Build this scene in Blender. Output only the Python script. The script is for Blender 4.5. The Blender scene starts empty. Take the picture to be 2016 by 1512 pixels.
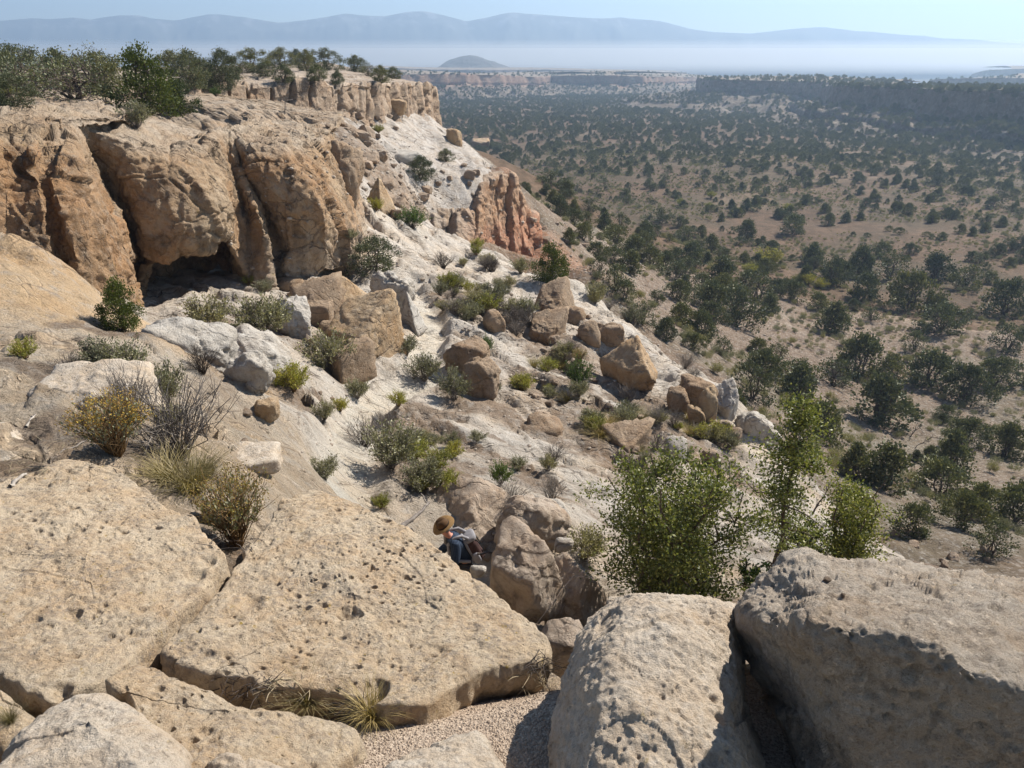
import bpy, math, random
import numpy as np
from mathutils import Vector, Matrix
from mathutils.bvhtree import BVHTree
rad = math.radians
scene = bpy.context.scene
COL = scene.collection

# ------------------------------------------------------------------ camera, sky, sun, exposure
PITCH = math.atan((756 - 95) / 1552.0)
FPX = 1552.0
cam_data = bpy.data.cameras.new('camera')
cam_data.sensor_width = 36.0
cam_data.lens = 36.0 * FPX / 2016.0
cam_data.clip_start = 0.05
cam_data.clip_end = 40000.0
cam = bpy.data.objects.new('camera', cam_data)
cam.rotation_euler = (math.pi / 2 - PITCH, 0, 0)
COL.objects.link(cam)
scene.camera = cam

SUN_AZ = rad(52)       # measured from +y (view direction) towards +x
SUN_EL = rad(43)
world = bpy.data.worlds.new('World')
scene.world = world
world.use_nodes = True
wn = world.node_tree
wn.nodes.clear()
sky = wn.nodes.new('ShaderNodeTexSky')
sky.sky_type = 'NISHITA'
sky.sun_disc = False
sky.sun_elevation = SUN_EL
sky.sun_rotation = SUN_AZ
sky.altitude = 2000
sky.air_density = 1.0
sky.dust_density = 0.2
sky.ozone_density = 1.6
bg = wn.nodes.new('ShaderNodeBackground')
bg.inputs['Strength'].default_value = 0.075
wo = wn.nodes.new('ShaderNodeOutputWorld')
wn.links.new(sky.outputs[0], bg.inputs[0])
wn.links.new(bg.outputs[0], wo.inputs[0])

sun_data = bpy.data.lights.new('sun', 'SUN')
sun_data.energy = 5.0
sun_data.angle = rad(0.53)
sun_data.color = (1.0, 0.945, 0.86)
sun = bpy.data.objects.new('sun', sun_data)
sd = Vector((math.sin(SUN_AZ) * math.cos(SUN_EL), math.cos(SUN_AZ) * math.cos(SUN_EL), math.sin(SUN_EL)))
sun.rotation_euler = sd.to_track_quat('Z', 'Y').to_euler()
COL.objects.link(sun)

scene.view_settings.view_transform = 'Standard'
scene.view_settings.look = 'None'
scene.view_settings.exposure = 0.88
scene.view_settings.gamma = 1.0
scene.view_settings.use_curve_mapping = False
scene.render.engine = 'CYCLES'
cy = scene.cycles
cy.use_denoising = True
cy.max_bounces = 6
cy.diffuse_bounces = 3
cy.transmission_bounces = 3
cy.transparent_max_bounces = 6
cy.volume_bounces = 0
cy.caustics_reflective = False
cy.caustics_refractive = False

# ------------------------------------------------------------------ pixels and rays of the photograph (used to measure where things stand)
CP, SP = math.cos(PITCH), math.sin(PITCH)
def ray(u, v):
    a = (756.0 - v) / FPX
    return np.array([(u - 1008.0) / FPX, CP + a * SP, -SP + a * CP])
def P(u, v, y):
    d = ray(u, v)
    return d * (y / d[1])

# ------------------------------------------------------------------ noise
_rng = np.random.default_rng(7)
_perm = np.concatenate([_rng.permutation(256)] * 2).astype(np.int32)
_g = _rng.normal(size=(256, 3)); _g /= np.linalg.norm(_g, axis=1)[:, None]
_g = _g.astype(np.float32)
_rv = _rng.random((256, 8)).astype(np.float32)
def _hash(i, j, k):
    return _perm[(_perm[(_perm[i & 255] + j) & 255] + k) & 255]
def perlin(p):
    p = np.asarray(p, np.float32)
    f = np.floor(p); i = f.astype(np.int32); f = p - f
    w = f * f * f * (f * (f * 6 - 15) + 10)
    out = np.zeros(p.shape[0], np.float32)
    for a in (0, 1):
        wa = w[:, 0] if a else 1 - w[:, 0]
        for b in (0, 1):
            wb = wa * (w[:, 1] if b else 1 - w[:, 1])
            for c in (0, 1):
                wc = wb * (w[:, 2] if c else 1 - w[:, 2])
                g = _g[_hash(i[:, 0] + a, i[:, 1] + b, i[:, 2] + c)]
                out += wc * (g[:, 0] * (f[:, 0] - a) + g[:, 1] * (f[:, 1] - b) + g[:, 2] * (f[:, 2] - c))
    return out * 1.5
def fbm(p, octv=4, scale=1.0, gain=0.5, seed=0):
    p = np.asarray(p, np.float32) * scale + seed * 17.31
    a, s = 1.0, np.zeros(p.shape[0], np.float32)
    for o in range(octv):
        s += a * perlin(p); p = p * 2.03 + 11.7; a *= gain
    return s
def ridged(p, octv=4, scale=1.0, gain=0.5, seed=0):
    p = np.asarray(p, np.float32) * scale + seed * 17.31
    a, s = 1.0, np.zeros(p.shape[0], np.float32)
    for o in range(octv):
        s += a * (1 - 2 * np.abs(perlin(p))); p = p * 2.03 + 11.7; a *= gain
    return s
def worley(p, scale=1.0, seed=0):
    """nearest feature point: distance, distance to the second, hash of the cell, offset from the feature point (all in cell units)"""
    p = np.asarray(p, np.float32) * scale + seed * 13.7
    b = np.floor(p).astype(np.int32)
    n = p.shape[0]
    d1 = np.full(n, 9.0, np.float32); d2 = np.full(n, 9.0, np.float32)
    hh = np.zeros(n, np.int32); off = np.zeros((n, 3), np.float32)
    for i in (-1, 0, 1):
        for j in (-1, 0, 1):
            for k in (-1, 0, 1):
                c = b + np.array([i, j, k], np.int32)
                h = _hash(c[:, 0], c[:, 1], c[:, 2])
                o = p - (c + _rv[h, :3])
                d = np.einsum('ij,ij->i', o, o)
                m = d < d1
                d2 = np.where(m, d1, np.minimum(d2, d))
                d1 = np.where(m, d, d1); hh = np.where(m, h, hh); off[m] = o[m]
    return np.sqrt(d1), np.sqrt(d2), hh, off
def facet(p, scale=1.0, seed=0):
    d1, d2, h, o = worley(p, scale, seed)
    return np.einsum('ij,ij->i', o, _g[(h + 37) & 255]) + (_rv[h, 4] - 0.5) * 0.7
def pits(p, scale, seed=0, dens=0.5, power=2.0):
    """round holes of uneven size, 0 outside, 1 at the bottom"""
    d1, d2, h, o = worley(p, scale, seed)
    r = 0.08 + 0.40 * _rv[h, 5] ** power
    r = np.where(_rv[h, 6] < dens, r, 0.001)
    return np.clip(1 - (d1 / r) ** 2, 0, 1)
def sstep(a, b, x):
    t = np.clip((x - a) / (b - a), 0, 1)
    return t * t * (3 - 2 * t)

# ------------------------------------------------------------------ scene objects
def tag(o, label=None, cat=None, group=None, kind=None):
    if label: o['label'] = label
    if cat: o['category'] = cat
    if group: o['group'] = group
    if kind: o['kind'] = kind
    return o
def mesh_np(name, V, F, smooth=True, attrs=None):
    """V (n,3), F (m,3) or (m,4)"""
    me = bpy.data.meshes.new(name)
    V = np.ascontiguousarray(V, np.float32); F = np.ascontiguousarray(F, np.int32)
    k = F.shape[1]
    me.vertices.add(len(V)); me.vertices.foreach_set('co', V.ravel())
    me.loops.add(F.size); me.loops.foreach_set('vertex_index', F.ravel())
    me.polygons.add(len(F))
    me.polygons.foreach_set('loop_start', np.arange(0, F.size, k, dtype=np.int32))
    me.polygons.foreach_set('loop_total', np.full(len(F), k, np.int32))
    me.polygons.foreach_set('use_smooth', np.full(len(F), smooth, bool))
    me.update(calc_edges=True)
    for an, (dom, typ, data) in (attrs or {}).items():
        at = me.attributes.new(an, typ, dom)
        data = np.asarray(data, np.float32)
        if typ == 'FLOAT_COLOR':
            if data.shape[1] == 3: data = np.concatenate([data, np.ones((len(data), 1), np.float32)], 1)
            at.data.foreach_set('color', np.ascontiguousarray(data, np.float32).ravel())
        else:
            at.data.foreach_set('value', data.ravel())
    return me
def link(name, me, mat=None, parent=None):
    o = bpy.data.objects.new(name, me)
    COL.objects.link(o)
    if mat is not None and not me.materials:
        for m in (mat if isinstance(mat, (list, tuple)) else [mat]): me.materials.append(m)
    if parent is not None: o.parent = parent
    return o
def empty(name, loc=(0, 0, 0), rz=0.0, s=1.0):
    o = bpy.data.objects.new(name, None)
    o.location = loc; o.rotation_euler = (0, 0, rz); o.scale = (s, s, s)
    o.empty_display_size = 0.2
    COL.objects.link(o)
    return o
def grid_faces(n, m, wrap=False):
    i = np.arange(n - (0 if wrap else 1))[:, None]; j = np.arange(m - 1)[None, :]
    a = i * m + j; b = ((i + 1) % n) * m + j
    return np.stack([a, b, b + 1, a + 1], -1).reshape(-1, 4)
def grid_normals(G):
    du = np.gradient(G, axis=0); dv = np.gradient(G, axis=1)
    N = np.cross(du, dv); N /= np.linalg.norm(N, axis=-1, keepdims=True) + 1e-9
    return N
def spline(C, n, axis=0, tens=0.75):
    """Catmull-Rom (softened towards straight lines) through control points along axis"""
    C = np.moveaxis(np.asarray(C, float), axis, 0)
    k = C.shape[0]
    t = np.linspace(0, k - 1, n); i = np.clip(t.astype(int), 0, k - 2); f = (t - i).reshape((-1,) + (1,) * (C.ndim - 1))
    g = lambda j: C[np.clip(j, 0, k - 1)]
    p0, p1, p2, p3 = g(i - 1), g(i), g(i + 1), g(i + 2)
    m1 = tens * (p2 - p0) / 2 + (1 - tens) * (p2 - p1); m2 = tens * (p3 - p1) / 2 + (1 - tens) * (p2 - p1)
    h = (2 * f**3 - 3 * f**2 + 1) * p1 + (f**3 - 2 * f**2 + f) * m1 + (-2 * f**3 + 3 * f**2) * p2 + (f**3 - f**2) * m2
    return np.moveaxis(h, 0, axis)
SURF = []     # surfaces things can stand on
def add_surface(V, F):
    SURF.append(BVHTree.FromPolygons([tuple(v) for v in V.tolist()], [tuple(f) for f in F.tolist()]))
def hit(u, v, far=5000):
    d = Vector(ray(u, v)).normalized(); best = None
    for b in SURF:
        r = b.ray_cast(Vector((0, 0, 0)), d, far)
        if r[0] is not None and (best is None or r[3] < best[1]): best = (r[0], r[3], r[1])
    return best
def drop(x, y, z0=30.0):
    best = None
    for b in SURF:
        r = b.ray_cast(Vector((x, y, z0)), Vector((0, 0, -1)), 500)
        if r[0] is not None and (best is None or r[0].z > best): best = r[0].z
    return best
# ------------------------------------------------------------------ materials
class NT:
    def __init__(s, name):
        s.m = bpy.data.materials.new(name); s.m.use_nodes = True
        s.t = s.m.node_tree; s.t.nodes.clear()
        s.out = s.n('OutputMaterial'); s.b = s.n('BsdfPrincipled')
        s.b.inputs['Roughness'].default_value = 0.9
        s.b.inputs['Specular IOR Level'].default_value = 0.15
        s.l(s.b.outputs[0], s.out.inputs['Surface'])
    def n(s, t, **k):
        x = s.t.nodes.new('ShaderNode' + t)
        for a, b in k.items(): setattr(x, a, b)
        return x
    def l(s, a, b): s.t.links.new(a, b)
    def noise(s, vec, scale, detail=4, rough=0.55, dist=0.0):
        x = s.n('TexNoise'); x.inputs['Scale'].default_value = scale; x.inputs['Detail'].default_value = detail
        x.inputs['Roughness'].default_value = rough; x.inputs['Distortion'].default_value = dist
        s.l(vec, x.inputs['Vector']); return x.outputs[0]
    def voro(s, vec, scale, out='Distance', rand=1.0):
        x = s.n('TexVoronoi'); x.inputs['Scale'].default_value = scale; x.inputs['Randomness'].default_value = rand
        s.l(vec, x.inputs['Vector']); return x.outputs[out]
    def ramp(s, fac, stops):
        r = s.n('ValToRGB'); e = r.color_ramp.elements
        while len(e) < len(stops): e.new(0.5)
        for q, (p, c) in zip(e, stops):
            q.position = p; q.color = (c, c, c, 1) if not hasattr(c, '__len__') else (*c[:3], 1)
        s.l(fac, r.inputs[0]); return r.outputs[0]
    def mix(s, fac, a, b, mode='MIX'):
        x = s.n('Mix', data_type='RGBA', blend_type=mode)
        for sock, v in ((x.inputs[0], fac), (x.inputs[6], a), (x.inputs[7], b)):
            if hasattr(v, 'is_output'): s.l(v, sock)
            elif hasattr(v, '__len__'): sock.default_value = (*v[:3], 1)
            else: sock.default_value = v
        return x.outputs[2]
    def math(s, op, a, b=0.0, c=0.0):
        x = s.n('Math', operation=op)
        for sock, v in zip(x.inputs, (a, b, c)):
            if hasattr(v, 'is_output'): s.l(v, sock)
            else: sock.default_value = v
        return x.outputs[0]
    def bump(s, h, strength, dist, prev=None):
        x = s.n('Bump'); x.inputs['Strength'].default_value = strength; x.inputs['Distance'].default_value = dist
        s.l(h, x.inputs['Height'])
        if prev is not None: s.l(prev, x.inputs['Normal'])
        return x.outputs[0]
    def attr(s, name, out='Color'):
        x = s.n('Attribute', attribute_name=name); return x.outputs[out]
    def coords(s, world=True, offset=True):
        if world: return s.n('NewGeometry').outputs['Position']
        tc = s.n('TexCoord').outputs['Object']
        if not offset: return tc
        oi = s.n('ObjectInfo').outputs['Random']
        a = s.n('VectorMath', operation='SCALE'); cx = s.n('CombineXYZ')
        cx.inputs[0].default_value = 37.0; cx.inputs[1].default_value = 91.0; cx.inputs[2].default_value = 53.0
        s.l(cx.outputs[0], a.inputs[0]); s.l(oi, a.inputs['Scale'])
        b = s.n('VectorMath', operation='ADD'); s.l(tc, b.inputs[0]); s.l(a.outputs[0], b.inputs[1])
        return b.outputs[0]

ROCK_K = 1.06
def rock_mat(name, base, sc=1.0, world=True, tint=False, lichen=0.0, holes=0.0, cracks=0.0, blot=0.0, dark=0.4, grain=1.0, bump=0.5, stain=(0.8, 0.62, 0.42), pale=(0.5, 0.46, 0.4), speck=0.5, objvar=0.0):
    """weathered tuff. sc: 1 = boulder seen from ten metres (features of 2-30 cm); larger numbers make finer features"""
    t = NT(name); p = t.coords(world)
    k = ROCK_K
    base = tuple(x * k for x in base); pale = tuple(x * k for x in pale)
    col = t.mix(1.0, t.attr('tint'), (k, k, k), 'MULTIPLY') if tint else base
    n1 = t.noise(p, 0.9 * sc, 5, 0.6, 0.4)
    n2 = t.noise(p, 4.5 * sc, 6, 0.65)
    n3 = t.noise(p, 26 * sc, 5, 0.7)
    c = t.mix(t.ramp(n1, [(0.40, 0.0), (0.66, 0.55)]), col, t.mix(1.0, col, stain, 'MULTIPLY'))
    c = t.mix(t.ramp(n2, [(0.50, 0.0), (0.72, 0.6)]), c, pale)
    dk = t.mix(1.0, c, (0.50, 0.46, 0.43), 'MULTIPLY')
    c = t.mix(t.math('MULTIPLY', t.ramp(t.noise(p, 3.1 * sc, 7, 0.72, 0.6), [(0.50, 0.0), (0.66, 1.0)]), dark), c, dk)
    c = t.mix(t.math('MULTIPLY', t.ramp(n3, [(0.56, 0.0), (0.68, 1.0)]), speck), c, t.mix(1.0, c, (0.42, 0.37, 0.33), 'MULTIPLY'))
    c = t.mix(t.math('MULTIPLY', t.ramp(n3, [(0.30, 1.0), (0.44, 0.0)]), 0.25), c, (0.46, 0.42, 0.36))
    n4 = t.noise(p, 70 * sc, 3, 0.7)
    c = t.mix(t.math('MULTIPLY', t.ramp(n4, [(0.34, 1.0), (0.44, 0.0)]), speck * 0.8), c, t.mix(1.0, c, (0.55, 0.50, 0.46), 'MULTIPLY'))
    if blot:
        # grey crust lichen in clouds of small blots
        bl = t.math('MULTIPLY', t.ramp(t.noise(p, 7.5 * sc, 8, 0.78, 0.3), [(0.47, 0.0), (0.60, 1.0)]), t.ramp(t.noise(p, 0.8 * sc, 4, 0.6, 0.5), [(0.38, 0.15), (0.60, 1.0)]))
        c = t.mix(t.math('MULTIPLY', bl, blot), c, t.mix(t.noise(p, 3 * sc, 3), (0.17, 0.145, 0.12), (0.24, 0.20, 0.165)))
    if lichen:
        ml = t.math('MULTIPLY', t.ramp(t.noise(p, 6 * sc, 6, 0.75, 0.3), [(0.60, 0.0), (0.66, 1.0)]), t.ramp(t.noise(p, 1.3 * sc, 3), [(0.48, 0.0), (0.6, 1.0)]))
        c = t.mix(t.math('MULTIPLY', ml, lichen), c, t.mix(t.noise(p, 9 * sc, 3), (0.34, 0.25, 0.05), (0.30, 0.19, 0.07)))
    if objvar:
        oi = t.n('ObjectInfo').outputs['Random']
        c = t.mix(1.0, c, t.ramp(oi, [(0.0, 1 - objvar), (1.0, 1 + objvar * 0.3)]), 'MULTIPLY')
    t.l(c, t.b.inputs['Base Color'])
    h = t.math('ADD', t.math('MULTIPLY', t.noise(p, 5 * sc, 8, 0.68), 1.0), t.math('MULTIPLY', t.ramp(t.voro(p, 16 * sc), [(0.0, 0.0), (0.35, 1.0)]), 0.12))
    b1 = t.bump(h, bump, 0.16 / sc)
    if cracks:
        # open joints, a little dirt in them
        mp = t.n('Mapping'); mp.inputs['Rotation'].default_value = (0, 0, 0.53); mp.inputs['Scale'].default_value = (0.45, 1.1, 1.0)
        wv = t.n('VectorMath', operation='ADD'); nz = t.n('TexNoise'); nz.inputs['Scale'].default_value = 0.9; nz.inputs['Detail'].default_value = 5
        t.l(p, nz.inputs['Vector']); t.l(p, wv.inputs[0]); t.l(nz.outputs['Color'], wv.inputs[1]); t.l(wv.outputs[0], mp.inputs['Vector'])
        for cs, wd in ((0.55, 0.012), (1.5, 0.016)):
            ve = t.n('TexVoronoi', feature='DISTANCE_TO_EDGE'); ve.inputs['Scale'].default_value = cs; t.l(mp.outputs[0], ve.inputs['Vector'])
            mk = t.math('MULTIPLY', t.ramp(ve.outputs['Distance'], [(0.0, 1.0), (wd * 2.2, 0.0)]), t.ramp(t.noise(p, 0.7, 3), [(0.44, 0.0), (0.56, 1.0)]))
            c = t.mix(t.math('MULTIPLY', mk, cracks * 0.7), c, (0.13, 0.10, 0.075))
            b1 = t.bump(t.math('MULTIPLY', mk, -1.0), cracks, 0.06, b1)
        t.l(c, t.b.inputs['Base Color'])
    if holes:
        # small gas holes: each cell of two sizes has a hole of its own radius
        for hs, am in ((8.0 * sc, 1.0), (20.0 * sc, 0.5)):
            vo = t.n('TexVoronoi'); vo.inputs['Scale'].default_value = hs; t.l(p, vo.inputs['Vector'])
            se = t.n('SeparateColor'); t.l(vo.outputs['Color'], se.inputs[0])
            rad_ = t.math('MULTIPLY', t.math('POWER', se.outputs[0], 2.2), 0.48)
            q = t.math('SUBTRACT', 1.0, t.math('MINIMUM', t.math('DIVIDE', vo.outputs['Distance'], t.math('MAXIMUM', rad_, 0.02)), 1.0))
            b1 = t.bump(t.math('MULTIPLY', t.math('POWER', q, 0.6), -1.0), holes * am, 0.45 / hs, b1)
    b2 = t.bump(t.noise(p, 40 * sc, 5, 0.75), 0.60 * grain, 0.022 / sc, b1)
    t.l(b2, t.b.inputs['Normal'])
    return t.m

def leaf_mat(name, c1, c2, c3=None, trans=0.25, rough=0.6):
    """foliage: each leaf or spray has its own random value in the attribute 'rnd'"""
    t = NT(name)
    r = t.attr('rnd', 'Fac'); oi = t.n('ObjectInfo').outputs['Random']
    stops = [(0.0, c1), (0.6, c2)] + ([(1.0, c3)] if c3 else [])
    c = t.ramp(r, stops)
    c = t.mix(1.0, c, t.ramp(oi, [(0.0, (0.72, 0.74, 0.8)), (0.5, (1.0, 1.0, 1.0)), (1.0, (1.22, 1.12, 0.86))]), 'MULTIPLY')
    t.l(c, t.b.inputs['Base Color'])
    t.b.inputs['Roughness'].default_value = rough
    t.b.inputs['Specular IOR Level'].default_value = 0.25
    tr = t.n('BsdfTranslucent'); t.l(t.mix(1.0, c, (1.2, 1.25, 0.7), 'MULTIPLY'), tr.inputs[0])
    mx = t.n('MixShader'); mx.inputs[0].default_value = trans
    t.l(t.b.outputs[0], mx.inputs[1]); t.l(tr.outputs[0], mx.inputs[2]); t.l(mx.outputs[0], t.out.inputs['Surface'])
    return t.m

def plain_mat(name, c, c2=None, scale=8.0, rough=0.85, world=False, bump=0.0):
    t = NT(name); p = t.coords(world, False)
    if c2 is None: c2 = tuple(x * 0.6 for x in c)
    t.l(t.mix(t.ramp(t.noise(p, scale, 5, 0.65), [(0.35, 0.0), (0.65, 1.0)]), c, c2), t.b.inputs['Base Color'])
    t.b.inputs['Roughness'].default_value = rough
    if bump: t.l(t.bump(t.noise(p, scale * 3, 5, 0.6), bump, 0.02), t.b.inputs['Normal'])
    return t.m
# ------------------------------------------------------------------ the lie of the land
# measured points of the hillside: pixel of the photograph and forward distance in metres
CTRL = [
 # near the viewer
 (900,1400,2.42),(1080,1290,2.95),(700,1440,2.2),(500,1370,2.7),(900,1512,2.05),(300,1512,2.1),(0,1512,2.05),(0,1300,2.9),(1500,1512,2.2),(2016,1512,2.2),(1300,1512,2.15),
 (1750,1512,2.2),(350,1250,3.15),
 (0,900,5.3),(230,890,5.6),(100,850,6.0),(400,960,5.2),(470,1080,4.0),(150,750,8.2),(300,800,8.5),(450,860,7.5),(560,930,8.0),(640,960,8.6),(0,780,7.2),
 (50,680,9.5),(60,640,11.0),(60,600,11.6),(60,550,12.3),(0,472,14.0),(60,492,14.0),(110,520,14.2),(200,592,14.2),(250,655,14.2),(200,660,11.0),(150,640,11.6),(150,590,12.6),(-150,700,9.0),(-150,560,12),(-150,480,14),
 (275,685,14.0),(300,690,13.0),(300,650,17.0),(400,700,11.5),(420,740,11.0),(350,590,26.0),(300,620,22.0),(450,640,19.0),(520,600,25.0),(450,760,13.0),(560,760,16.0),(500,850,9.6),
 (640,840,14.0),(690,930,12.3),(620,580,29.0),(700,540,33.0),(700,640,25.5),(700,850,16.5),(740,770,20.0),(850,650,26.0),(850,700,23.0),(830,600,29.0),(760,500,38.0),
 (850,540,35.5),(940,560,37.0),(1040,600,37.0),(1090,620,34.0),(960,700,25.0),(1050,680,29.0),(930,790,20.6),(1000,900,16.0),(1100,820,20.5),(1240,730,28.5),(1170,780,24.0),(1300,870,20.0),(1150,950,16.0),
 (1100,980,14.2),(1350,820,23.5),(1250,830,21.5),
 # far white slope, gully and the slope under the upper band
 (760,430,43.0),(700,395,43.0),(840,455,49.0),(900,475,51.0),(1000,520,49.0),(1040,548,45.0),(900,510,42.0),(980,545,41.0),
 (720,360,53.0),(700,300,58.0),(760,330,59.0),(800,370,60.0),(842,414,62.0),(842,452,58.0),(868,468,59.2),(902,474,60.0),(950,490,63.0),(997,512,66.6),(1022,522,67.6),
 (937,412,66.0),(947,360,68.0),(997,338,71.5),(1018,343,72.5),(900,380,66.0),(880,330,72.0),(940,340,73.0),
 (660,245,62.0),(700,243,68.0),(760,238,75.0),(820,233,83.0),(855,238,90.0),(880,260,88.0),(920,292,85.0),(960,320,80.0),(850,290,78.0),(780,280,72.0),
 # talus and the near valley
 (1060,446,74.0),(1062,402,84.0),(1078,432,82.0),(1070,405,100.0),(1090,440,90.0),(1080,500,72.0),(1100,450,95.0),(1250,560,90.0),(1150,520,68.0),(1350,620,85.0),(1450,700,75.0),(1550,800,58.0),(1300,520,120.0),(1150,430,140.0),(1060,350,150.0),
 (1500,620,105.0),(1700,640,108.0),(1650,760,80.0),(1700,850,66.0),(1900,780,82.0),(2000,680,100.0),(2000,900,62.0),(1900,1000,45.0),(1700,960,40.0),(2100,1000,47.0),(2200,800,80),
 (1400,480,165.0),(1000,300,160.0),(1200,400,190.0),(1800,520,160),(2200,560,140),
 # below the near boulders
 (1300,1000,15.0),(1200,1100,12.0),(1400,1100,12.5),(1600,1050,17.0),(1650,1000,24.0),(1750,1100,22.0),(1900,1130,24.0),(2100,1150,25.0),(930,990,12.5),(1050,1010,12.6),
]
EDGE = [(1040,545,46),(1110,556,42),(1150,562,40),(1200,620,36),(1250,655,33.5),(1300,690,31.5),(1380,745,28.5),(1440,790,26.5),(1500,850,24.5),(1530,890,24)]
XYZ = [(-0.96,10.4,-8.45),(-0.6,9.4,-8.0),(0.1,4.3,-5.2),(0.9,4.6,-5.6),(1.6,5.4,-5.8),(3.0,5.6,-5.6),(5,5.6,-5.6),(0.4,8.0,-7.2),(-0.4,6.6,-6.3),(-1.1,6.6,-5.4),(-0.2,4.9,-5.0),
       (1.5,9.5,-7.9),(0.5,3.35,-2.9),(1.5,3.6,-3.0),(3,3.7,-3.0),(-60,60,-8),(-60,120,-8),(-30,160,-12),(-20,40,-8),(-40,20,-6),(-25,30,-7)]
EDGE_P = np.array([P(*e) for e in EDGE])
pts = [P(*c) for c in CTRL] + [np.array(q, float) for q in XYZ] + list(EDGE_P)
_t = np.gradient(EDGE_P[:, :2], axis=0); _t /= np.linalg.norm(_t, axis=1)[:, None]
_out = np.stack([-_t[:, 1], _t[:, 0]], 1); _out *= np.sign(_out[:, :1] + 1e-6)
for e, o in zip(EDGE_P, _out):
    pts.append(np.array([e[0] + 2.2 * o[0], e[1] + 2.2 * o[1], e[2] - 3.0]))
    pts.append(np.array([e[0] + 8.5 * o[0], e[1] + 8.5 * o[1], e[2] - 7.8]))
def valley_z(x, y):
    p = np.stack([x, y, 0 * x], 1)
    r = np.hypot(x, y)
    z = -36.0 - 0.0205 * np.minimum(y, 1400) + 1.6 * fbm(p, 3, 1 / 90.0, seed=3) + 0.5 * fbm(p, 3, 1 / 14.0, seed=4)
    return z - sstep(1500, 2600, r) * 26 * 1.0 + sstep(1300, 2600, r) * 6 * fbm(p, 3, 1 / 500.0, seed=5)
for y in (210, 260, 320):
    for x in (-60, 0, 70, 160, 260):
        pts.append(np.array([x, y, -36 - 0.0205 * y - (0.5 if x > 40 else -3)]))
pts = np.array(pts)
_c = 0.8
def _phi(d2): return np.sqrt(d2 + _c * _c)
_A = _phi(((pts[:, None, :2] - pts[None, :, :2]) ** 2).sum(-1))
_n = len(pts)
_M = np.zeros((_n + 3, _n + 3)); _M[:_n, :_n] = _A - np.eye(_n) * 0.12
_M[:_n, _n] = 1; _M[:_n, _n + 1:] = pts[:, :2] / 50; _M[_n, :_n] = 1; _M[_n + 1:, :_n] = pts[:, :2].T / 50
_w = np.linalg.solve(_M, np.concatenate([pts[:, 2], [0, 0, 0]]))
def base_z(x, y):
    x = np.asarray(x, float).ravel(); y = np.asarray(y, float).ravel()
    out = np.empty(len(x))
    for s in range(0, len(x), 20000):
        q = np.stack([x[s:s + 20000], y[s:s + 20000]], 1)
        d2 = (q[:, :1] - pts[None, :, 0]) ** 2 + (q[:, 1:] - pts[None, :, 1]) ** 2
        out[s:s + 20000] = _phi(d2) @ _w[:_n] + _w[_n] + q @ _w[_n + 1:] / 50
    return out
def march(u, v, y0=2.0, y1=170.0):
    y = np.geomspace(y0, y1, 500); d = ray(u, v)
    x = d[0] / d[1] * y; z = d[2] / d[1] * y
    below = z < base_z(x, y)
    i = int(np.argmax(below)) if below.any() else 499
    return np.array([x[i], y[i], z[i]])
def line(px): return np.array([march(*q)[:2] for q in px])
def seg_dist(q, L):
    """distance to a polyline in plan and the side of it (positive: to its left)"""
    best = np.full(len(q), 1e9); side = np.zeros(len(q)); tt = np.zeros(len(q))
    for k in range(len(L) - 1):
        a, b = L[k], L[k + 1]; ab = b - a; l2 = ab @ ab + 1e-9
        t = np.clip(((q - a) @ ab) / l2, 0, 1); r = q - a - t[:, None] * ab
        d = np.hypot(r[:, 0], r[:, 1]); m = d < best
        best = np.where(m, d, best); side = np.where(m, np.sign(ab[0] * (q[:, 1] - a[1]) - ab[1] * (q[:, 0] - a[0])), side)
        tt = np.where(m, (k + t) / (len(L) - 1), tt)
    return best, side, tt
PATH = line([(690,1000),(680,930),(690,880),(700,850),(715,805),(770,770),(820,745),(845,715),(835,680),(850,650),(840,610),(815,580),(800,560)])
# broken edges of the bedrock slabs; the higher side lies to the left going from first to last point
LEDGES = [(line(a), h, w) for a, h, w in [
  ([(640,840),(730,815),(800,822),(880,850),(960,885),(1060,935),(1150,985)], .55, 1.6),
  ([(860,742),(930,770),(1000,800),(1050,840),(1130,870),(1220,905),(1330,960)], .5, 1.6),
  ([(930,690),(1000,720),(1060,765),(1130,800),(1200,815)], .45, 1.5),
  ([(700,858),(780,856),(850,858),(960,862)], .18, .5),
  ([(440,880),(520,905),(600,935),(670,975)], .35, .7),
  ([(470,690),(520,715),(560,740),(600,790),(640,800)], .5, 1.4),
  ([(560,640),(600,680),(660,735),(720,760)], .5, 1.4),
  ([(900,600),(980,640),(1040,680),(1100,720),(1160,760)], .45, 1.5),
  ([(1150,790),(1250,840),(1330,875),(1420,930),(1500,960)], .6, 1.5),
  ([(1200,760),(1300,810),(1380,850),(1440,880)], .55, 1.3),
  ([(700,950),(760,985),(820,1000)], .3, .6),
  ([(330,700),(420,720),(470,790),(500,830)], .4, .9),
]]
DIRT = [(march(u, v)[:2], r_) for u, v, r_ in [(240,880,.6),(160,850,.5),(330,905,.45),(400,940,.35),(465,1060,.35),(90,735,.6),(260,735,.6),(130,845,.4),(60,905,.35),
  (230,660,1.0),(420,650,1.2),(520,650,1.2),(650,690,1.2),(770,900,1.6),(860,920,1.4),(900,600,2.2),(960,610,2.4),(1010,640,2.0),(1100,690,1.8),(1150,740,1.6),(1120,770,1.5),(1260,800,1.8),(1330,860,1.8),(1180,850,1.5),(1230,900,1.6),(720,300,4.0),(745,345,4.0),(780,385,4.0),(700,265,3.0),(820,410,3.0),(850,830,1.0),(940,810,1.2)]]
EDGE_XY = np.concatenate([EDGE_P[:1, :2] + [[-6, 40]], EDGE_P[:, :2], EDGE_P[-1:, :2] + [[2, -6]], EDGE_P[-1:, :2] + [[-2, -12]], [[4, 4]]])
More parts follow.
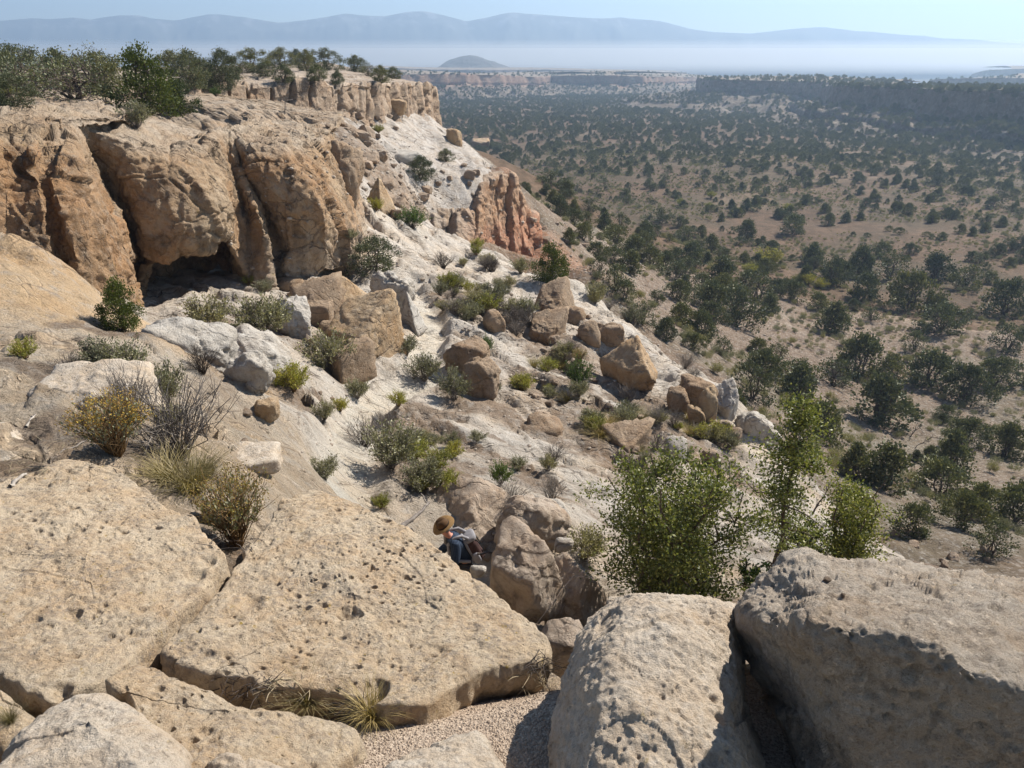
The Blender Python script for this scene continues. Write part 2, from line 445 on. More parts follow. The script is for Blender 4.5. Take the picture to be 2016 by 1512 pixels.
RED_PTS = [(790,405,60,790,420,58.5),(830,416,61,835,455,59.0),(862,420,62,868,470,60),(900,418,63.5,905,480,61),(936,414,65,932,490,62.4),(948,366,67,950,497,64),(972,352,69,975,508,66),(998,344,71,1000,520,67.6),(1017,349,72.5,1022,524,68.8),(1030,395,73.5,1038,500,70.6),(1048,420,76,1054,470,73),(1050,420,82,1058,455,80)]
RED_LIP = np.array([P(a, b, c)[:2] for a, b, c, _, _, _ in RED_PTS]); RED_BZ = np.array([P(a, b, c)[2] for _, _, _, a, b, c in RED_PTS])
def land(x, y, fine=True):
    """height and kind of ground: returns z, masks"""
    x = np.asarray(x, float).ravel(); y = np.asarray(y, float).ravel()
    q = np.stack([x, y], 1); p3 = np.stack([x, y, 0 * x], 1)
    r = np.hypot(x, y)
    zb = base_z(x, y)
    near = 1 - sstep(150, 185, r)
    zv = valley_z(x, y)
    zb = zb * near + (zv - 6) * (1 - near)
    k = 1.2
    hmx = np.clip(0.5 + 0.5 * (zb - zv) / k, 0, 1)
    z = zv * (1 - hmx) + zb * hmx + k * hmx * (1 - hmx)
    de, se, te = seg_dist(q, EDGE_XY)
    rock = np.where(se > 0, 0.0, 1.0)
    sd_ = np.where(se > 0, -de, de)                       # inside the bare slope: positive
    rock = sstep(-2.8, -1.2, sd_ + 0.8 * fbm(p3, 2, 0.5, seed=9))
    rock = np.where(r > 130, 0, rock)
    rock = np.where((y > 58) & (x > -3 + (y - 62) * 0.12) & (y < 78), rock * 0, rock)
    dpath, _, tp = seg_dist(q, PATH)
    nearflat = sstep(4.5, 9.5, r)
    # bedding that runs down to the right
    al = x * 0.86 - y * 0.5; pe = x * 0.5 + y * 0.86
    wob = 0.9 * fbm(np.stack([al * 0.22, pe * 0.22, 0 * x], 1), 3, 1.0, seed=21)
    s = pe / 3.1 + wob + 5
    f = s - np.floor(s)
    saw = sstep(0.0, 0.16, f) * (1 - f)                      # sharp step facing the viewer, long fall behind it
    amp = 0.10 + 0.36 * np.clip(0.5 + fbm(np.stack([al * 0.3, pe * 0.5, 0 * x + 4], 1), 2, 1.0, seed=22), 0, 1)
    grow = 0.35 + 0.65 * sstep(12, 30, r)
    detail = saw * amp * grow
    detail += 0.20 * grow * fbm(np.stack([al * 0.28, pe * 0.7, 0 * x], 1), 5, 1.0, seed=23)
    d1, d2, hh, of = worley(np.stack([al * 0.35, pe * 0.8, 0 * x], 1), 1.0, 3)
    detail += 0.16 * grow * (of[:, 0] * _g[hh][:, 0] + of[:, 1] * _g[hh][:, 1]) - 0.10 * grow * sstep(0.09, 0.0, d2 - d1)
    pth = sstep(0.85, 0.30, dpath)
    calm = 1 - 0.85 * pth
    z = z + rock * nearflat * detail * calm
    if fine:
        z = z + rock * nearflat * calm * (0.055 * fbm(p3, 4, 1.7, seed=31) * (0.5 + grow)) + 0.02 * fbm(p3, 3, 7.0, seed=32) * sstep(3, 6, r)
        hol = pits(np.stack([al * 0.7, pe * 1.2, 0 * x], 1), 0.9, 5, 0.35, 1.5)
        z = z - rock * nearflat * calm * hol * 0.10 * grow
        z = z + (1 - rock) * near * sstep(20, 30, r) * (0.35 * fbm(p3, 4, 0.25, seed=33) + 0.07 * fbm(p3, 3, 1.6, seed=34))
    nz = np.maximum(sstep(16, 9, r), 0.5 * rock) * sstep(3.4, 4.6, r) * calm
    z = z + nz * (0.11 * facet(p3 * np.array([1, 1.2, 1]), 0.8, 44) + 0.035 * facet(p3, 2.4, 45) + 0.10 * fbm(p3, 4, 0.9, seed=46) + 0.012 * fbm(p3, 3, 9.0, seed=47)) - 0.20 * sstep(6.6, 5.2, r)
    z = z - 0.32 * pth * sstep(0.0, 0.08, tp)
    w_41 = 0.35 * fbm(p3, 3, 0.55, seed=41) + 0.22 * facet(p3, 0.9, 42); w_43 = np.clip(0.75 + 0.9 * fbm(p3, 2, 0.35, seed=43), 0.1, 1.2); w_53 = fbm(p3, 3, 0.7, seed=53)
    LD = [seg_dist(q, L) for L, h, w in LEDGES]
    for (d, s_, t_), (L, h, w) in zip(LD, LEDGES):
        sg = s_ * d + w_41
        fade = sstep(0, 0.15, t_) * sstep(1, 0.85, t_) * w_43 * sstep(7, 4, d)
        up = h * 0.45 * np.exp(-np.clip(sg, 0, 9) / w); dn = -h * 0.3 * np.exp(-np.clip(-sg, 0, 9) / (0.6 * w))
        m_ = sstep(-0.16, 0.22, sg)
        z = z + fade * (up * m_ + dn * (1 - m_))
    dr, sr, tr = seg_dist(q, RED_LIP)          # the ground in front of the red cliff lies at its foot
    zt = np.interp(tr, np.linspace(0, 1, len(RED_BZ)), RED_BZ) - 0.12 * np.maximum(dr - 3, 0)
    wr = np.where(sr < 0, 1.0, 0.0) * sstep(10, 7, dr) * sstep(0.0, 0.1, tr) * sstep(1.0, 0.97, tr)
    z = z * (1 - wr) + np.minimum(z, zt) * wr
    # soil collects below the broken edges
    soil = 0.85 * sstep(0.72, 1.02, f + 0.35 * fbm(p3, 3, 0.6, seed=51)) * sstep(-0.15, 0.35, fbm(p3, 3, 0.11, seed=52) + 0.08)
    for (d, s_, t_), (L, h, w) in zip(LD, LEDGES):
        soil = np.maximum(soil, np.where(s_ < 0, sstep(1.2, 0.4, d + 0.7 * w_53), 0) * sstep(0, 0.1, t_) * sstep(1, 0.9, t_) * sstep(0.3, 0.5, h))
    for c_, r_ in DIRT:
        soil = np.maximum(soil, 0.9 * sstep(1.0, 0.6, np.hypot(x - c_[0], y - c_[1]) / r_ + 0.35 * fbm(p3, 3, 1.3, seed=54)))
    soil = soil * (1 - pth)
    return z, rock, soil, pth, near, sd_
C_WHITE = np.array([0.545, 0.49, 0.42]); C_TAN = np.array([0.57, 0.46, 0.335]); C_SOIL = np.array([0.255, 0.192, 0.138]); C_RED = np.array([0.40, 0.20, 0.115])
C_VAL = np.array([0.255, 0.185, 0.130]); C_PALE = np.array([0.38, 0.31, 0.235]); C_DRY = np.array([0.185, 0.158, 0.108])
def land_tint(x, y, z, rock, soil, pth, near, sd_):
    p3 = np.stack([x, y, 0 * x], 1); r = np.hypot(x, y)
    w = lambda a: a[:, None]
    tanm = np.clip(sstep(15, 8, r) + 0.35 * sstep(0.0, 0.5, fbm(p3, 3, 0.18, seed=61)) + 0.8 * sstep(-5.0, -8.0, x) * sstep(20, 15, y), 0, 1)
    c = C_WHITE * (1 - w(tanm)) + C_TAN * w(tanm)
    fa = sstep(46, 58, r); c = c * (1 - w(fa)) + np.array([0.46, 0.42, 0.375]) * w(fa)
    dm = sstep(-4.0, -5.2, x) * sstep(10.4, 11.6, y) * sstep(17, 15, y); c = c * (1 - 0.85 * w(dm)) + np.array([0.60, 0.425, 0.25]) * 0.85 * w(dm)
    grey = sstep(-0.1, 0.5, fbm(p3, 4, 0.5, seed=62))
    c = c * (1 - 0.18 * w(grey))
    c = c * (1 - w(soil)) + C_SOIL * w(soil)
    c = c * (1 - 0.9 * w(pth)) + np.array([0.62, 0.555, 0.465]) * 0.9 * w(pth)
    v = C_VAL * (1 + 0.12 * w(fbm(p3, 3, 1 / 25.0, seed=63)))
    dry = sstep(0.0, 0.6, fbm(p3, 4, 1 / 40.0, seed=64) + 0.25 * sstep(150, 260, r) + 0.3 * fbm(p3, 3, 0.2, seed=68))
    v = v * (1 - 0.75 * w(dry)) + C_DRY * 0.75 * w(dry)
    pale = sstep(0.42, 0.62, fbm(p3, 4, 1 / 30.0, seed=65) + 0.2 * fbm(p3, 2, 0.2, seed=66))
    v = v * (1 - 0.6 * w(pale)) + C_PALE * 0.6 * w(pale)
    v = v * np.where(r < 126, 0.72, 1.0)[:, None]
    redz = np.exp(-((x - 3) ** 2 + (y - 72) ** 2) / 26.0) * near
    v = v * (1 - 0.75 * w(redz)) + C_RED * 0.75 * w(redz)
    fine = 1 + 0.16 * w(fbm(p3, 3, 0.9, seed=67))
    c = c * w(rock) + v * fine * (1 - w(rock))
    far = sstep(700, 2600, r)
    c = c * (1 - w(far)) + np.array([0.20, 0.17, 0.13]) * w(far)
    return np.clip(c, 0.02, 0.6)
def polar(name, r0, r1, nr, a0, a1, na, sink=0.0):
    r = np.geomspace(r0, r1, nr); a = np.radians(np.linspace(a0, a1, na))
    R, A = np.meshgrid(r, a, indexing='ij')
    x = (R * np.sin(A)).ravel(); y = (R * np.cos(A)).ravel()
    res = land(x, y)
    V = np.stack([x, y, res[0] - sink], 1)
    F = grid_faces(nr, na)[:, ::-1]
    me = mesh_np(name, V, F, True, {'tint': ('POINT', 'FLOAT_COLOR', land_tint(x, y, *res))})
    return me, V, F
M_GROUND = rock_mat('tuff_and_soil', (0.4, 0.35, 0.3), sc=0.8, tint=True, bump=0.8, cracks=0.9, blot=0.2, dark=0.5, pale=(0.50, 0.465, 0.415), stain=(0.9, 0.76, 0.6))
def valley_material():
    t = NT('valley_soil'); p = t.coords(True)
    col = t.attr('tint')
    n1 = t.noise(p, 0.35, 8, 0.72)
    n2 = t.noise(p, 1.6, 6, 0.75)
    c = t.mix(t.ramp(n1, [(0.42, 0.0), (0.60, 0.75)]), col, t.mix(1.0, col, (0.52, 0.55, 0.5), 'MULTIPLY'))
    c = t.mix(t.ramp(n2, [(0.52, 0.0), (0.62, 0.8)]), c, t.mix(1.0, c, (0.48, 0.48, 0.40), 'MULTIPLY'))
    c = t.mix(t.ramp(n2, [(0.30, 0.5), (0.42, 0.0)]), c, (0.42, 0.36, 0.29))
    c = t.mix(1.0, c, (0.56, 0.485, 0.42), 'MULTIPLY')
    t.l(c, t.b.inputs['Base Color'])
    t.l(t.bump(n2, 0.6, 0.5), t.b.inputs['Normal'])
    return t.m
M_VALLEY = valley_material()
me, V, F = polar('hillside', 3.2, 128.0, 560, -46, 62, 640)
hillside = tag(link('hillside', me, M_GROUND), kind='structure')
add_surface(V, F)
me, V, F = polar('valley_floor', 124.0, 6500.0, 320, -54, 62, 320, sink=0.12)
valley = tag(link('valley_floor', me, M_VALLEY), kind='structure')
add_surface(V, F)
# the ground close under the viewer
me, V, F = polar('near_ground', 0.6, 3.3, 60, -85, 85, 110)
near_ground = tag(link('gravel_ground', me, None), kind='structure')
add_surface(V, F)
# ------------------------------------------------------------------ cliffs: control points (pixel, distance) from the plateau down to the foot
M_CLIFF = rock_mat('cliff_tuff', (0.4, 0.3, 0.2), sc=0.75, tint=True, bump=0.65, cracks=0.8, holes=0.6, blot=0.3, dark=0.55, lichen=0.6, pale=(0.43, 0.345, 0.255), stain=(0.82, 0.62, 0.42))
def patch(name, cols, na, nb, mat, noise=None, tint=None, tens=0.7, surface=True, post=None, kind='structure', rowden=None):
    C = np.array([[q if len(q) == 3 and isinstance(q, np.ndarray) else P(*q) for q in c] for c in cols])
    G = spline(C, na, 0, tens); G = spline(G, nb, 1, tens)
    if post: G = post(G)
    N = grid_normals(G)
    if N[na // 2, nb // 2] @ -G[na // 2, nb // 2] < 0: flip = True; N = -N
    else: flip = False
    p = G.reshape(-1, 3)
    if noise is not None: p = p + N.reshape(-1, 3) * noise(p, na, nb)[:, None]
    F = grid_faces(na, nb)
    if flip: F = F[:, ::-1]
    attrs = {}
    if tint is not None: attrs['tint'] = ('POINT', 'FLOAT_COLOR', np.clip(tint(p, na, nb), 0.02, 0.65))
    me = mesh_np(name, p, F, True, attrs)
    o = link(name, me, mat)
    if kind: tag(o, kind=kind)
    if surface: add_surface(p, F)
    return o, p.reshape(na, nb, 3)

def top(u, v, y, back): # plateau point
    return P(u, v, y)
# each column: back of the plateau, plateau, near the lip, lip, upper, mid, lower, roof of the cave / foot, back of the cave, foot below ground
def col(lip, upper, mid, lower, roof, deep=0.0, foot=None, plat=None, back=None):
    L = P(*lip)
    b = np.array([L[0] * 2.0 - 8, 62.0, -2.55]) if back is None else P(*back)
    pl = P(*plat) if plat is not None else L + np.array([-0.6, 6.0, -0.15 if lip[0] < 350 else 0.15])
    nl = L + (pl - L) * 0.16 + np.array([0, 0, 0.10])
    if deep >= 2: roof = (roof[0], roof[1] - 20, roof[2]); lower = (lower[0], lower[1] - 8, lower[2]); deep = deep * 1.3
    R = P(*roof)
    inner = R + np.array([-0.45 * deep, deep, 0.0 if deep else -0.6])
    ft = P(*foot) if foot is not None else R + np.array([0, 0.0, -1.6])
    if deep:
        ft = inner + np.array([0, -0.1, -1.9])
    return [b, pl, nl, L, P(*upper), P(*mid), P(*lower), R, inner, ft]
CLIFF = [
 col((-240,240,19),(-240,290,17.4),(-240,400,16.5),(-240,470,16),(-240,520,15.6)),
 col((-120,238,20),(-120,285,18.4),(-120,400,17.5),(-120,470,17.2),(-120,530,17)),
 col((10,236,22),(10,290,20.2),(10,400,19.2),(10,470,18.7),(10,530,18.4)),
 col((62,243,22.4),(70,300,20.4),(82,400,19.4),(92,470,18.9),(98,545,18.6)),
 col((90,250,22.8),(84,340,20.55),(96,425,19.9),(108,485,19.75),(126,545,19.7)),
 col((108,254,22.8),(98,345,20.3),(133,440,19.6),(148,500,19.4),(165,560,19.3)),
 col((126,255,23),(148,330,21.1),(188,425,20.6),(208,490,20.4),(228,570,20.3)),
 col((139,250,23.2),(168,335,22.1),(224,435,21.8),(246,500,21.6),(263,575,21.4)),
 col((143,244,24.3),(173,330,25.2),(236,438,25.6),(258,505,25.8),(274,572,25.6),1.4),
 col((176,256,25.0),(205,318,25.4),(258,420,25.5),(275,490,25.4),(286,552,25.3),2.0),
 col((262,286,25.6),(262,335,25.2),(278,410,24.9),(296,480,24.8),(312,536,25.0),3.0),
 col((308,299,26.2),(322,335,25.5),(336,400,25.0),(346,465,24.9),(352,514,25.2),3.4),
 col((362,298,27.2),(378,340,26.4),(394,400,25.7),(403,460,25.4),(408,517,25.9),3.4),
 col((398,298,28.0),(415,342,27.3),(436,398,26.8),(446,450,26.7),(444,486,26.9),3.0),
 col((418,272,29.2),(438,332,28.9),(458,395,28.7),(470,450,28.5),(468,512,28.2),1.0),
 col((432,268,30.0),(450,335,29.9),(478,400,29.8),(494,455,29.2),(492,545,28.4)),
 col((448,270,30.4),(474,350,29.8),(506,415,29.0),(524,470,28.5),(530,560,28.2)),
 col((460,272,30.6),(481,345,30.6),(517,412,30.6),(537,475,30.4),(545,560,30.0)),
 col((484,290,30.2),(494,330,29.9),(541,412,29.7),(560,478,29.8),(570,560,30.0)),
 col((524,291,30.4),(532,330,29.9),(578,402,29.5),(602,470,29.8),(612,548,30.3)),
 col((560,289,31.0),(574,325,30.4),(618,382,29.9),(645,448,30.0),(640,534,30.6),1.6),
 col((592,285,32.6),(612,325,31.8),(646,388,31.4),(665,448,31.3),(672,532,31.8),1.2),
 col((622,278,34.6),(640,320,33.8),(672,390,33.4),(690,450,33.2),(700,532,33.4)),
 col((640,262,37.5),(655,305,37),(686,380,37),(704,440,37),(716,500,37)),
 col((648,245,42),(662,285,42),(690,350,42),(706,400,42),(716,450,42)),
]
CLIFF = CLIFF[::-1]      # so that the lip is seen from outside
def cliff_noise(p, na, nb):
    t = np.tile(np.linspace(0, 1, nb), na)
    face = sstep(0.24, 0.34, t)
    h = 0.14 * fbm(p, 4, 0.45, seed=71) + 0.05 * ridged(p, 4, 1.3, seed=72) + 0.045 * fbm(p, 4, 4.0, seed=73)
    h += face * (0.25 * facet(p * np.array([1, 1, 0.7]), 0.36, 5) + 0.09 * facet(p, 1.3, 8) + 0.03 * facet(p, 4.0, 9))
    plat = (1 - face)
    lay = p[:, 2] * 1.0 + 0.3 * fbm(p, 3, 0.3, seed=74)
    h += plat * (0.16 * facet(p * np.array([0.5, 0.9, 2.0]), 0.9, 9) + 0.06 * facet(p * np.array([0.6, 1, 2.5]), 2.4, 10))
    h -= face * 0.22 * pits(p, 0.75, 6, 0.45, 1.6) + face * 0.05 * pits(p, 2.6, 7, 0.5, 1.5)
    d1, d2, hh, of = worley(p, 0.33, 12)
    h -= 0.10 * sstep(0.035, 0.0, d2 - d1)
    return h * sstep(0.0, 0.1, t)
def cliff_tint(p, na, nb):
    t = np.tile(np.linspace(0, 1, nb), na)[:, None]
    ora = np.array([0.37, 0.235, 0.130]); tan = np.array([0.40, 0.295, 0.190]); topc = np.array([0.40, 0.325, 0.245])
    m = sstep(-0.5, 0.5, fbm(p, 3, 0.25, seed=75))[:, None]
    c = ora * (1 - m) + tan * m
    c = c * (1 - 0.12 * sstep(0.0, 0.5, fbm(p, 4, 0.7, seed=76))[:, None])
    st = sstep(0.05, 0.45, fbm(p * np.array([1.3, 1.3, 0.16]), 4, 1.0, seed=79))[:, None] * sstep(0.34, 0.5, t)
    c = c * (1 - 0.42 * st)
    pl = 1 - sstep(0.30, 0.42, t)
    c = c * (1 - pl) + topc * pl
    low = sstep(-6.0, -8.5, p[:, 2] + 0.5 * fbm(p, 2, 0.5, seed=77))[:, None] * sstep(-10.5, -9, p[:, 0])[:, None]
    c = c * (1 - 0.6 * low) + np.array([0.42, 0.375, 0.31]) * 0.6 * low
    return c
cliff, CG = patch('cliff', CLIFF, 520, 280, M_CLIFF, cliff_noise, cliff_tint, tens=0.3)

# upper band of columns and the mesa top behind it
BAND = []
for lu, lv, y, bv in [(-700,200,40,215),(-300,195,44,215),(0,192,47,212),(200,185,50,200),(330,178,53,192),(400,170,56,190),(430,166,58,197),(470,165,59.5,201),(510,164,60.5,204),(560,160,62,213),(600,162,63.5,223),(650,168,66,237),(700,165,70.5,236),(750,163,76,230),(800,165,84,222),(835,168,92,217),(852,172,97,217),(856,174,104,222),(850,174,116,222)]:
    L = P(lu, lv, y); B = P(lu + (4 if lu > 600 else 0), bv, y - 1.0)
    back = np.array([L[0] * 1.4 - 30, y + 90, -2.9]); mid = L + np.array([-6, 16, 0.35]); near = L + np.array([-1, 3.0, 0.15])
    ledge = L * 0.5 + B * 0.5 + np.array([0.0, 0.1, 0.15])
    BAND.append([back, mid, near, L, ledge, B, B + np.array([0.2, -0.6, -1.2]), B + np.array([0.3, -0.8, -4.0])])
BAND = BAND[::-1]
def columns(p, na, nb, scale, amp, crack):
    """upright blocks: each stands in or out by its own amount, with an open joint between them"""
    row = np.arange(na); mid = p.reshape(na, nb, 3)[:, nb // 2]
    s = np.concatenate([[0], np.cumsum(np.linalg.norm(np.diff(mid, axis=0), axis=1))]) * scale
    s2 = np.repeat(s, nb) + 0.12 * fbm(p, 2, 0.5, seed=81)
    i = np.floor(s2).astype(int)
    best1 = np.full(len(p), 9.0); best2 = best1.copy(); hid = np.zeros(len(p), int)
    for k in (-1, 0, 1):
        h = _perm[(i + k) & 255]; c = i + k + 0.15 + 0.7 * _rv[h, 0]
        d = np.abs(s2 - c); m = d < best1
        best2 = np.where(m, best1, np.minimum(best2, d)); best1 = np.where(m, d, best1); hid = np.where(m, h, hid)
    edge = best2 - best1
    lay = np.floor(p[:, 2] * 0.55 + _rv[hid, 2] * 3 + 0.2 * fbm(p, 2, 0.4, seed=82)).astype(int)
    off = _rv[hid, 1] * 0.65 + _rv[_perm[(hid + lay) & 255], 3] * 0.35
    return amp * (off - 0.5) - crack * sstep(0.30, 0.0, edge) ** 1.5
def band_noise(p, na, nb):
    t = np.tile(np.linspace(0, 1, nb), na)
    f = sstep(0.36, 0.44, t)
    h = f * (columns(p, na, nb, 0.62, 0.9, 0.85) + 0.10 * facet(p, 1.1, 3)) + 0.12 * fbm(p, 4, 0.6, seed=83) + 0.2 * facet(p * np.array([.6, .6, 1.5]), 0.45, 4) * sstep(0.1, 0.3, t)
    return h
def band_tint(p, na, nb):
    t = np.tile(np.linspace(0, 1, nb), na)[:, None]
    f = sstep(0.36, 0.46, t)
    c = np.array([0.40, 0.335, 0.27]) * (1 - f) + np.array([0.345, 0.262, 0.19]) * f
    return c * (1 + 0.25 * fbm(p, 3, 0.8, seed=84)[:, None])
band, BG = patch('mesa_top', BAND, 560, 130, M_CLIFF, band_noise, band_tint, tens=0.5)

# the reddish lower cliff at the end of the white slope
RED = []
for lu, lv, y, bu, bv, by in RED_PTS:
    L = P(lu, lv, y); B = P(bu, bv, by)
    inn = L + np.array([-1.6, 2.6, 0.15]); inn2 = L + np.array([-3, 6, -0.6])
    k = 0.14
    U = np.array([L[0] * (1 - k) + B[0] * k, L[1] * (1 - k) + B[1] * k - 0.6, L[2] * 0.72 + B[2] * 0.28])
    M_ = np.array([L[0] * 0.6 + B[0] * 0.4, L[1] * 0.55 + B[1] * 0.45 - 0.3, L[2] * 0.42 + B[2] * 0.58])
    RED.append([inn2, inn, L, U, M_, B, B + np.array([0, 0, -3.0])])
RED = RED[::-1]
def red_noise(p, na, nb):
    t = np.tile(np.linspace(0, 1, nb), na); f = sstep(0.28, 0.4, t)
    return f * (columns(p, na, nb, 0.5, 1.3, 1.1) + 0.12 * fbm(p, 3, 0.8, seed=85)) + 0.28 * facet(p * np.array([1, 1, 0.5]), 0.6, 14) + 0.08 * facet(p, 1.7, 15) + 0.05 * fbm(p, 3, 2.0, seed=86)
def red_tint(p, na, nb):
    t = np.tile(np.linspace(0, 1, nb), na)[:, None]
    redn = sstep(-5.0, -2.2, p[:, 0])[:, None] * sstep(0.25, 0.42, t)
    low = np.array([0.40, 0.205, 0.125]); up = np.array([0.42, 0.27, 0.17])
    m = sstep(-12.5, -15.5, p[:, 2] + fbm(p, 2, 0.5, seed=87))[:, None]
    r = up * (1 - m) + low * m
    c = np.array([0.37, 0.30, 0.235]) * (1 - redn) + r * redn
    return c * (1 + 0.18 * fbm(p, 3, 0.7, seed=88)[:, None])
red, RG = patch('red_cliff', RED, 300, 120, M_CLIFF, red_noise, red_tint, tens=0.5)
# ------------------------------------------------------------------ far mesas, the lone butte, the mountain range, the air
M_MESA = rock_mat('far_mesa_rock', (0.2, 0.16, 0.12), sc=0.12, tint=True, bump=0.8, dark=0.6, pale=(0.34, 0.29, 0.235))
def mesa(name, rim, talus, cliff_h, depth, na, band2=None, red=0.0, seed=0, rise=0.0):
    cols = []
    Rm = np.array([P(*q) for q in rim])
    tg = np.gradient(Rm[:, :2], axis=0); tg /= np.linalg.norm(tg, axis=1)[:, None]
    out = np.stack([tg[:, 1], -tg[:, 0]], 1)
    out *= np.where((out * Rm[:, :2]).sum(1) > 0, -1, 1)[:, None]
    for L, o in zip(Rm, out):
        o3 = np.array([o[0], o[1], 0.0])
        f = L + o3 * talus
        zb = float(valley_z(np.array([f[0]]), np.array([f[1]]))[0])
        f[2] = zb - 3
        hgt = L[2] - zb
        ch = min(cliff_h, hgt * 0.62)
        c = [L - o3 * depth + np.array([0, 0, rise - 6]), L - o3 * depth * 0.45 + np.array([0, 0, rise]), L - o3 * 5, L, L + o3 * 1.5 - np.array([0, 0, ch * 0.55]), L + o3 * 3.0 - np.array([0, 0, ch])]
        if band2:
            q = L + o3 * talus * 0.3; q[2] = L[2] - ch - (hgt - ch) * 0.28; c.append(q)
            q = L + o3 * (talus * 0.3 + 2); q[2] = L[2] - ch - (hgt - ch) * 0.28 - band2; c.append(q)
        q = L + o3 * talus * 0.55; q[2] = zb + (L[2] - ch - zb) * (0.36 if not band2 else 0.22); c.append(q)
        c.append(f)
        cols.append(c)
    def noise(p, na, nb):
        k = 1.0 / max(cliff_h, 6)
        t = np.tile(np.linspace(0, 1, nb), na)
        w = sstep(0.02, 0.2, t) * sstep(1, 0.85, t)
        tc = 3.0 / (len(cols[0]) - 1)
        w2 = w * sstep(tc - 0.06, tc + 0.04, t)
        return w * cliff_h * 0.07 * fbm(p, 4, k * 0.9, seed=90 + seed) + w2 * cliff_h * (0.30 * fbm(p * np.array([1, 1, 0.2]), 3, k * 0.45, seed=91 + seed) + 0.09 * facet(p * np.array([1, 1, .5]), k * 1.3, 3) + 0.07 * ridged(p * np.array([1, 1, .25]), 3, k * 0.8, seed=92))
    def tint(p, na, nb):
        nr = len(cols[0])
        t = (np.tile(np.linspace(0, nr - 1, nb), na))[:, None]
        rock = np.array([0.20, 0.15, 0.115]) * (1 - red) + np.array([0.36, 0.2, 0.13]) * red
        tal = np.array([0.155, 0.125, 0.095]); topc = np.array([0.25, 0.21, 0.165])
        c = np.where(t < 3, topc, np.where(t < 5.2, rock, tal))
        pale = sstep(0.25, 0.5, fbm(p, 4, 1.2 / max(cliff_h, 6), seed=93 + seed))[:, None]
        c = c * (1 - 0.5 * pale) + np.array([0.32, 0.27, 0.215]) * 0.5 * pale
        return c * (1 + 0.25 * fbm(p, 3, 2.5 / max(cliff_h, 6), seed=94)[:, None])
    return patch(name, cols, na, 96, M_MESA, noise, tint, tens=0.4)
mesa('mesa', [(1625,172,700),(1640,168,640),(1655,168,590),(1674,169,560),(1720,171,535),(1782,173,505),(1830,176,470),(1884,179,445),(1961,179,425),(2016,182,410),(2100,184,385),(2260,190,350),(2500,196,330)], 75, 14.0, 170, 260, band2=5.0, seed=1)
mesa('mesa', [(1372,152,1000),(1384,156,880),(1400,157,820),(1450,158,800),(1530,160,770),(1600,163,740),(1660,166,720),(1760,168,700)], 105, 17.0, 210, 200, seed=2, rise=2)
mesa('mesa', [(700,150,1000),(780,148,1020),(850,146,1060),(930,147,1120),(1000,149,1200),(1060,152,1290),(1085,150,1330),(1130,149,1280),(1200,149,1240),(1262,150,1260),(1300,151,1330),(1360,152,1500),(1420,150,1600)], 120, 18.0, 280, 240, red=0.4, seed=3, rise=4)
mesa('mesa', [(1830,158,1250),(1850,156,1200),(1880,155,1150),(1950,154,1100),(2016,154,1080),(2150,155,1050),(2400,158,1000)], 110, 10.0, 260, 110, seed=4, rise=3)
mesa('mesa', [(640,137,1900),(760,134,1950),(850,137,2000),(960,138,2050),(1050,137,2150),(1200,140,2200),(1350,143,2300)], 160, 12.0, 150, 120, seed=5, rise=4)
mesa('mesa', [(1915,146,2000),(1935,140,1950),(1970,137,1900),(2016,136,1880),(2200,136,1850)], 150, 14.0, 300, 80, seed=6, rise=4)
def butte():
    # a lone worn hill: rings of a height profile, uneven in plan
    prof = [(0.0, 1.0), (0.08, 0.95), (0.17, 0.84), (0.26, 0.70), (0.38, 0.52), (0.52, 0.34), (0.70, 0.17), (0.86, 0.08), (1.0, -0.06)]
    c = P(925, 138, 2600); c[2] = -78
    th = np.linspace(0, 2 * np.pi, 160, endpoint=False); pr = np.array(spline(np.array(prof), 60, 0, 0.7))
    R = 215.0
    T, K = np.meshgrid(th, np.arange(60), indexing='ij')
    rr = pr[K, 0]; zz = pr[K, 1]
    x = c[0] + R * rr * np.cos(T) * (1.0 + 0.12 * np.cos(T - 0.6)); y = c[1] + R * 0.8 * rr * np.sin(T)
    p = np.stack([x, y, c[2] + 62 * zz], -1)
    p[..., 2] += 56 * 0.12 * np.exp(-((p[..., 0] - c[0] + 70) / 25) ** 2)
    p[..., 2] += (5 * ridged(p.reshape(-1, 3) * np.array([1, 1, 0]), 4, 1 / 60.0, seed=95) * 0.8 * sstep(0.0, 0.3, rr.ravel()) - 3).reshape(rr.shape)
    V = p.reshape(-1, 3); F = grid_faces(160, 60, True)
    col = np.tile(np.array([0.09, 0.08, 0.065]), (len(V), 1)) * (1 + 0.3 * fbm(V, 3, 1 / 30.0, seed=96)[:, None])
    return tag(link('butte', mesh_np('butte', V, F, True, {'tint': ('POINT', 'FLOAT_COLOR', col)}), M_MESA), kind='structure')
butte()
SKYLINE = [(-420,60),(-300,46),(-180,50),(-90,40),(0,41),(65,35),(100,37),(150,35),(180,38),(235,29),(275,30),(300,36),(345,40),(410,28),(435,28),(480,33),(545,44),(580,42),(620,37),(680,26),(720,30),(760,31),(800,24),(835,21),(870,29),(920,42),(960,33),(1000,25),(1010,24),(1060,28),(1110,32),(1175,36),(1220,34),(1290,40),(1320,46),(1360,57),(1410,63),(1480,66),(1530,60),(1580,55),(1625,53),(1680,61),(1720,62),(1790,70),(1820,70),(1860,76),(1920,77),(1960,83),(2016,86),(2120,90),(2300,86),(2420,90)]
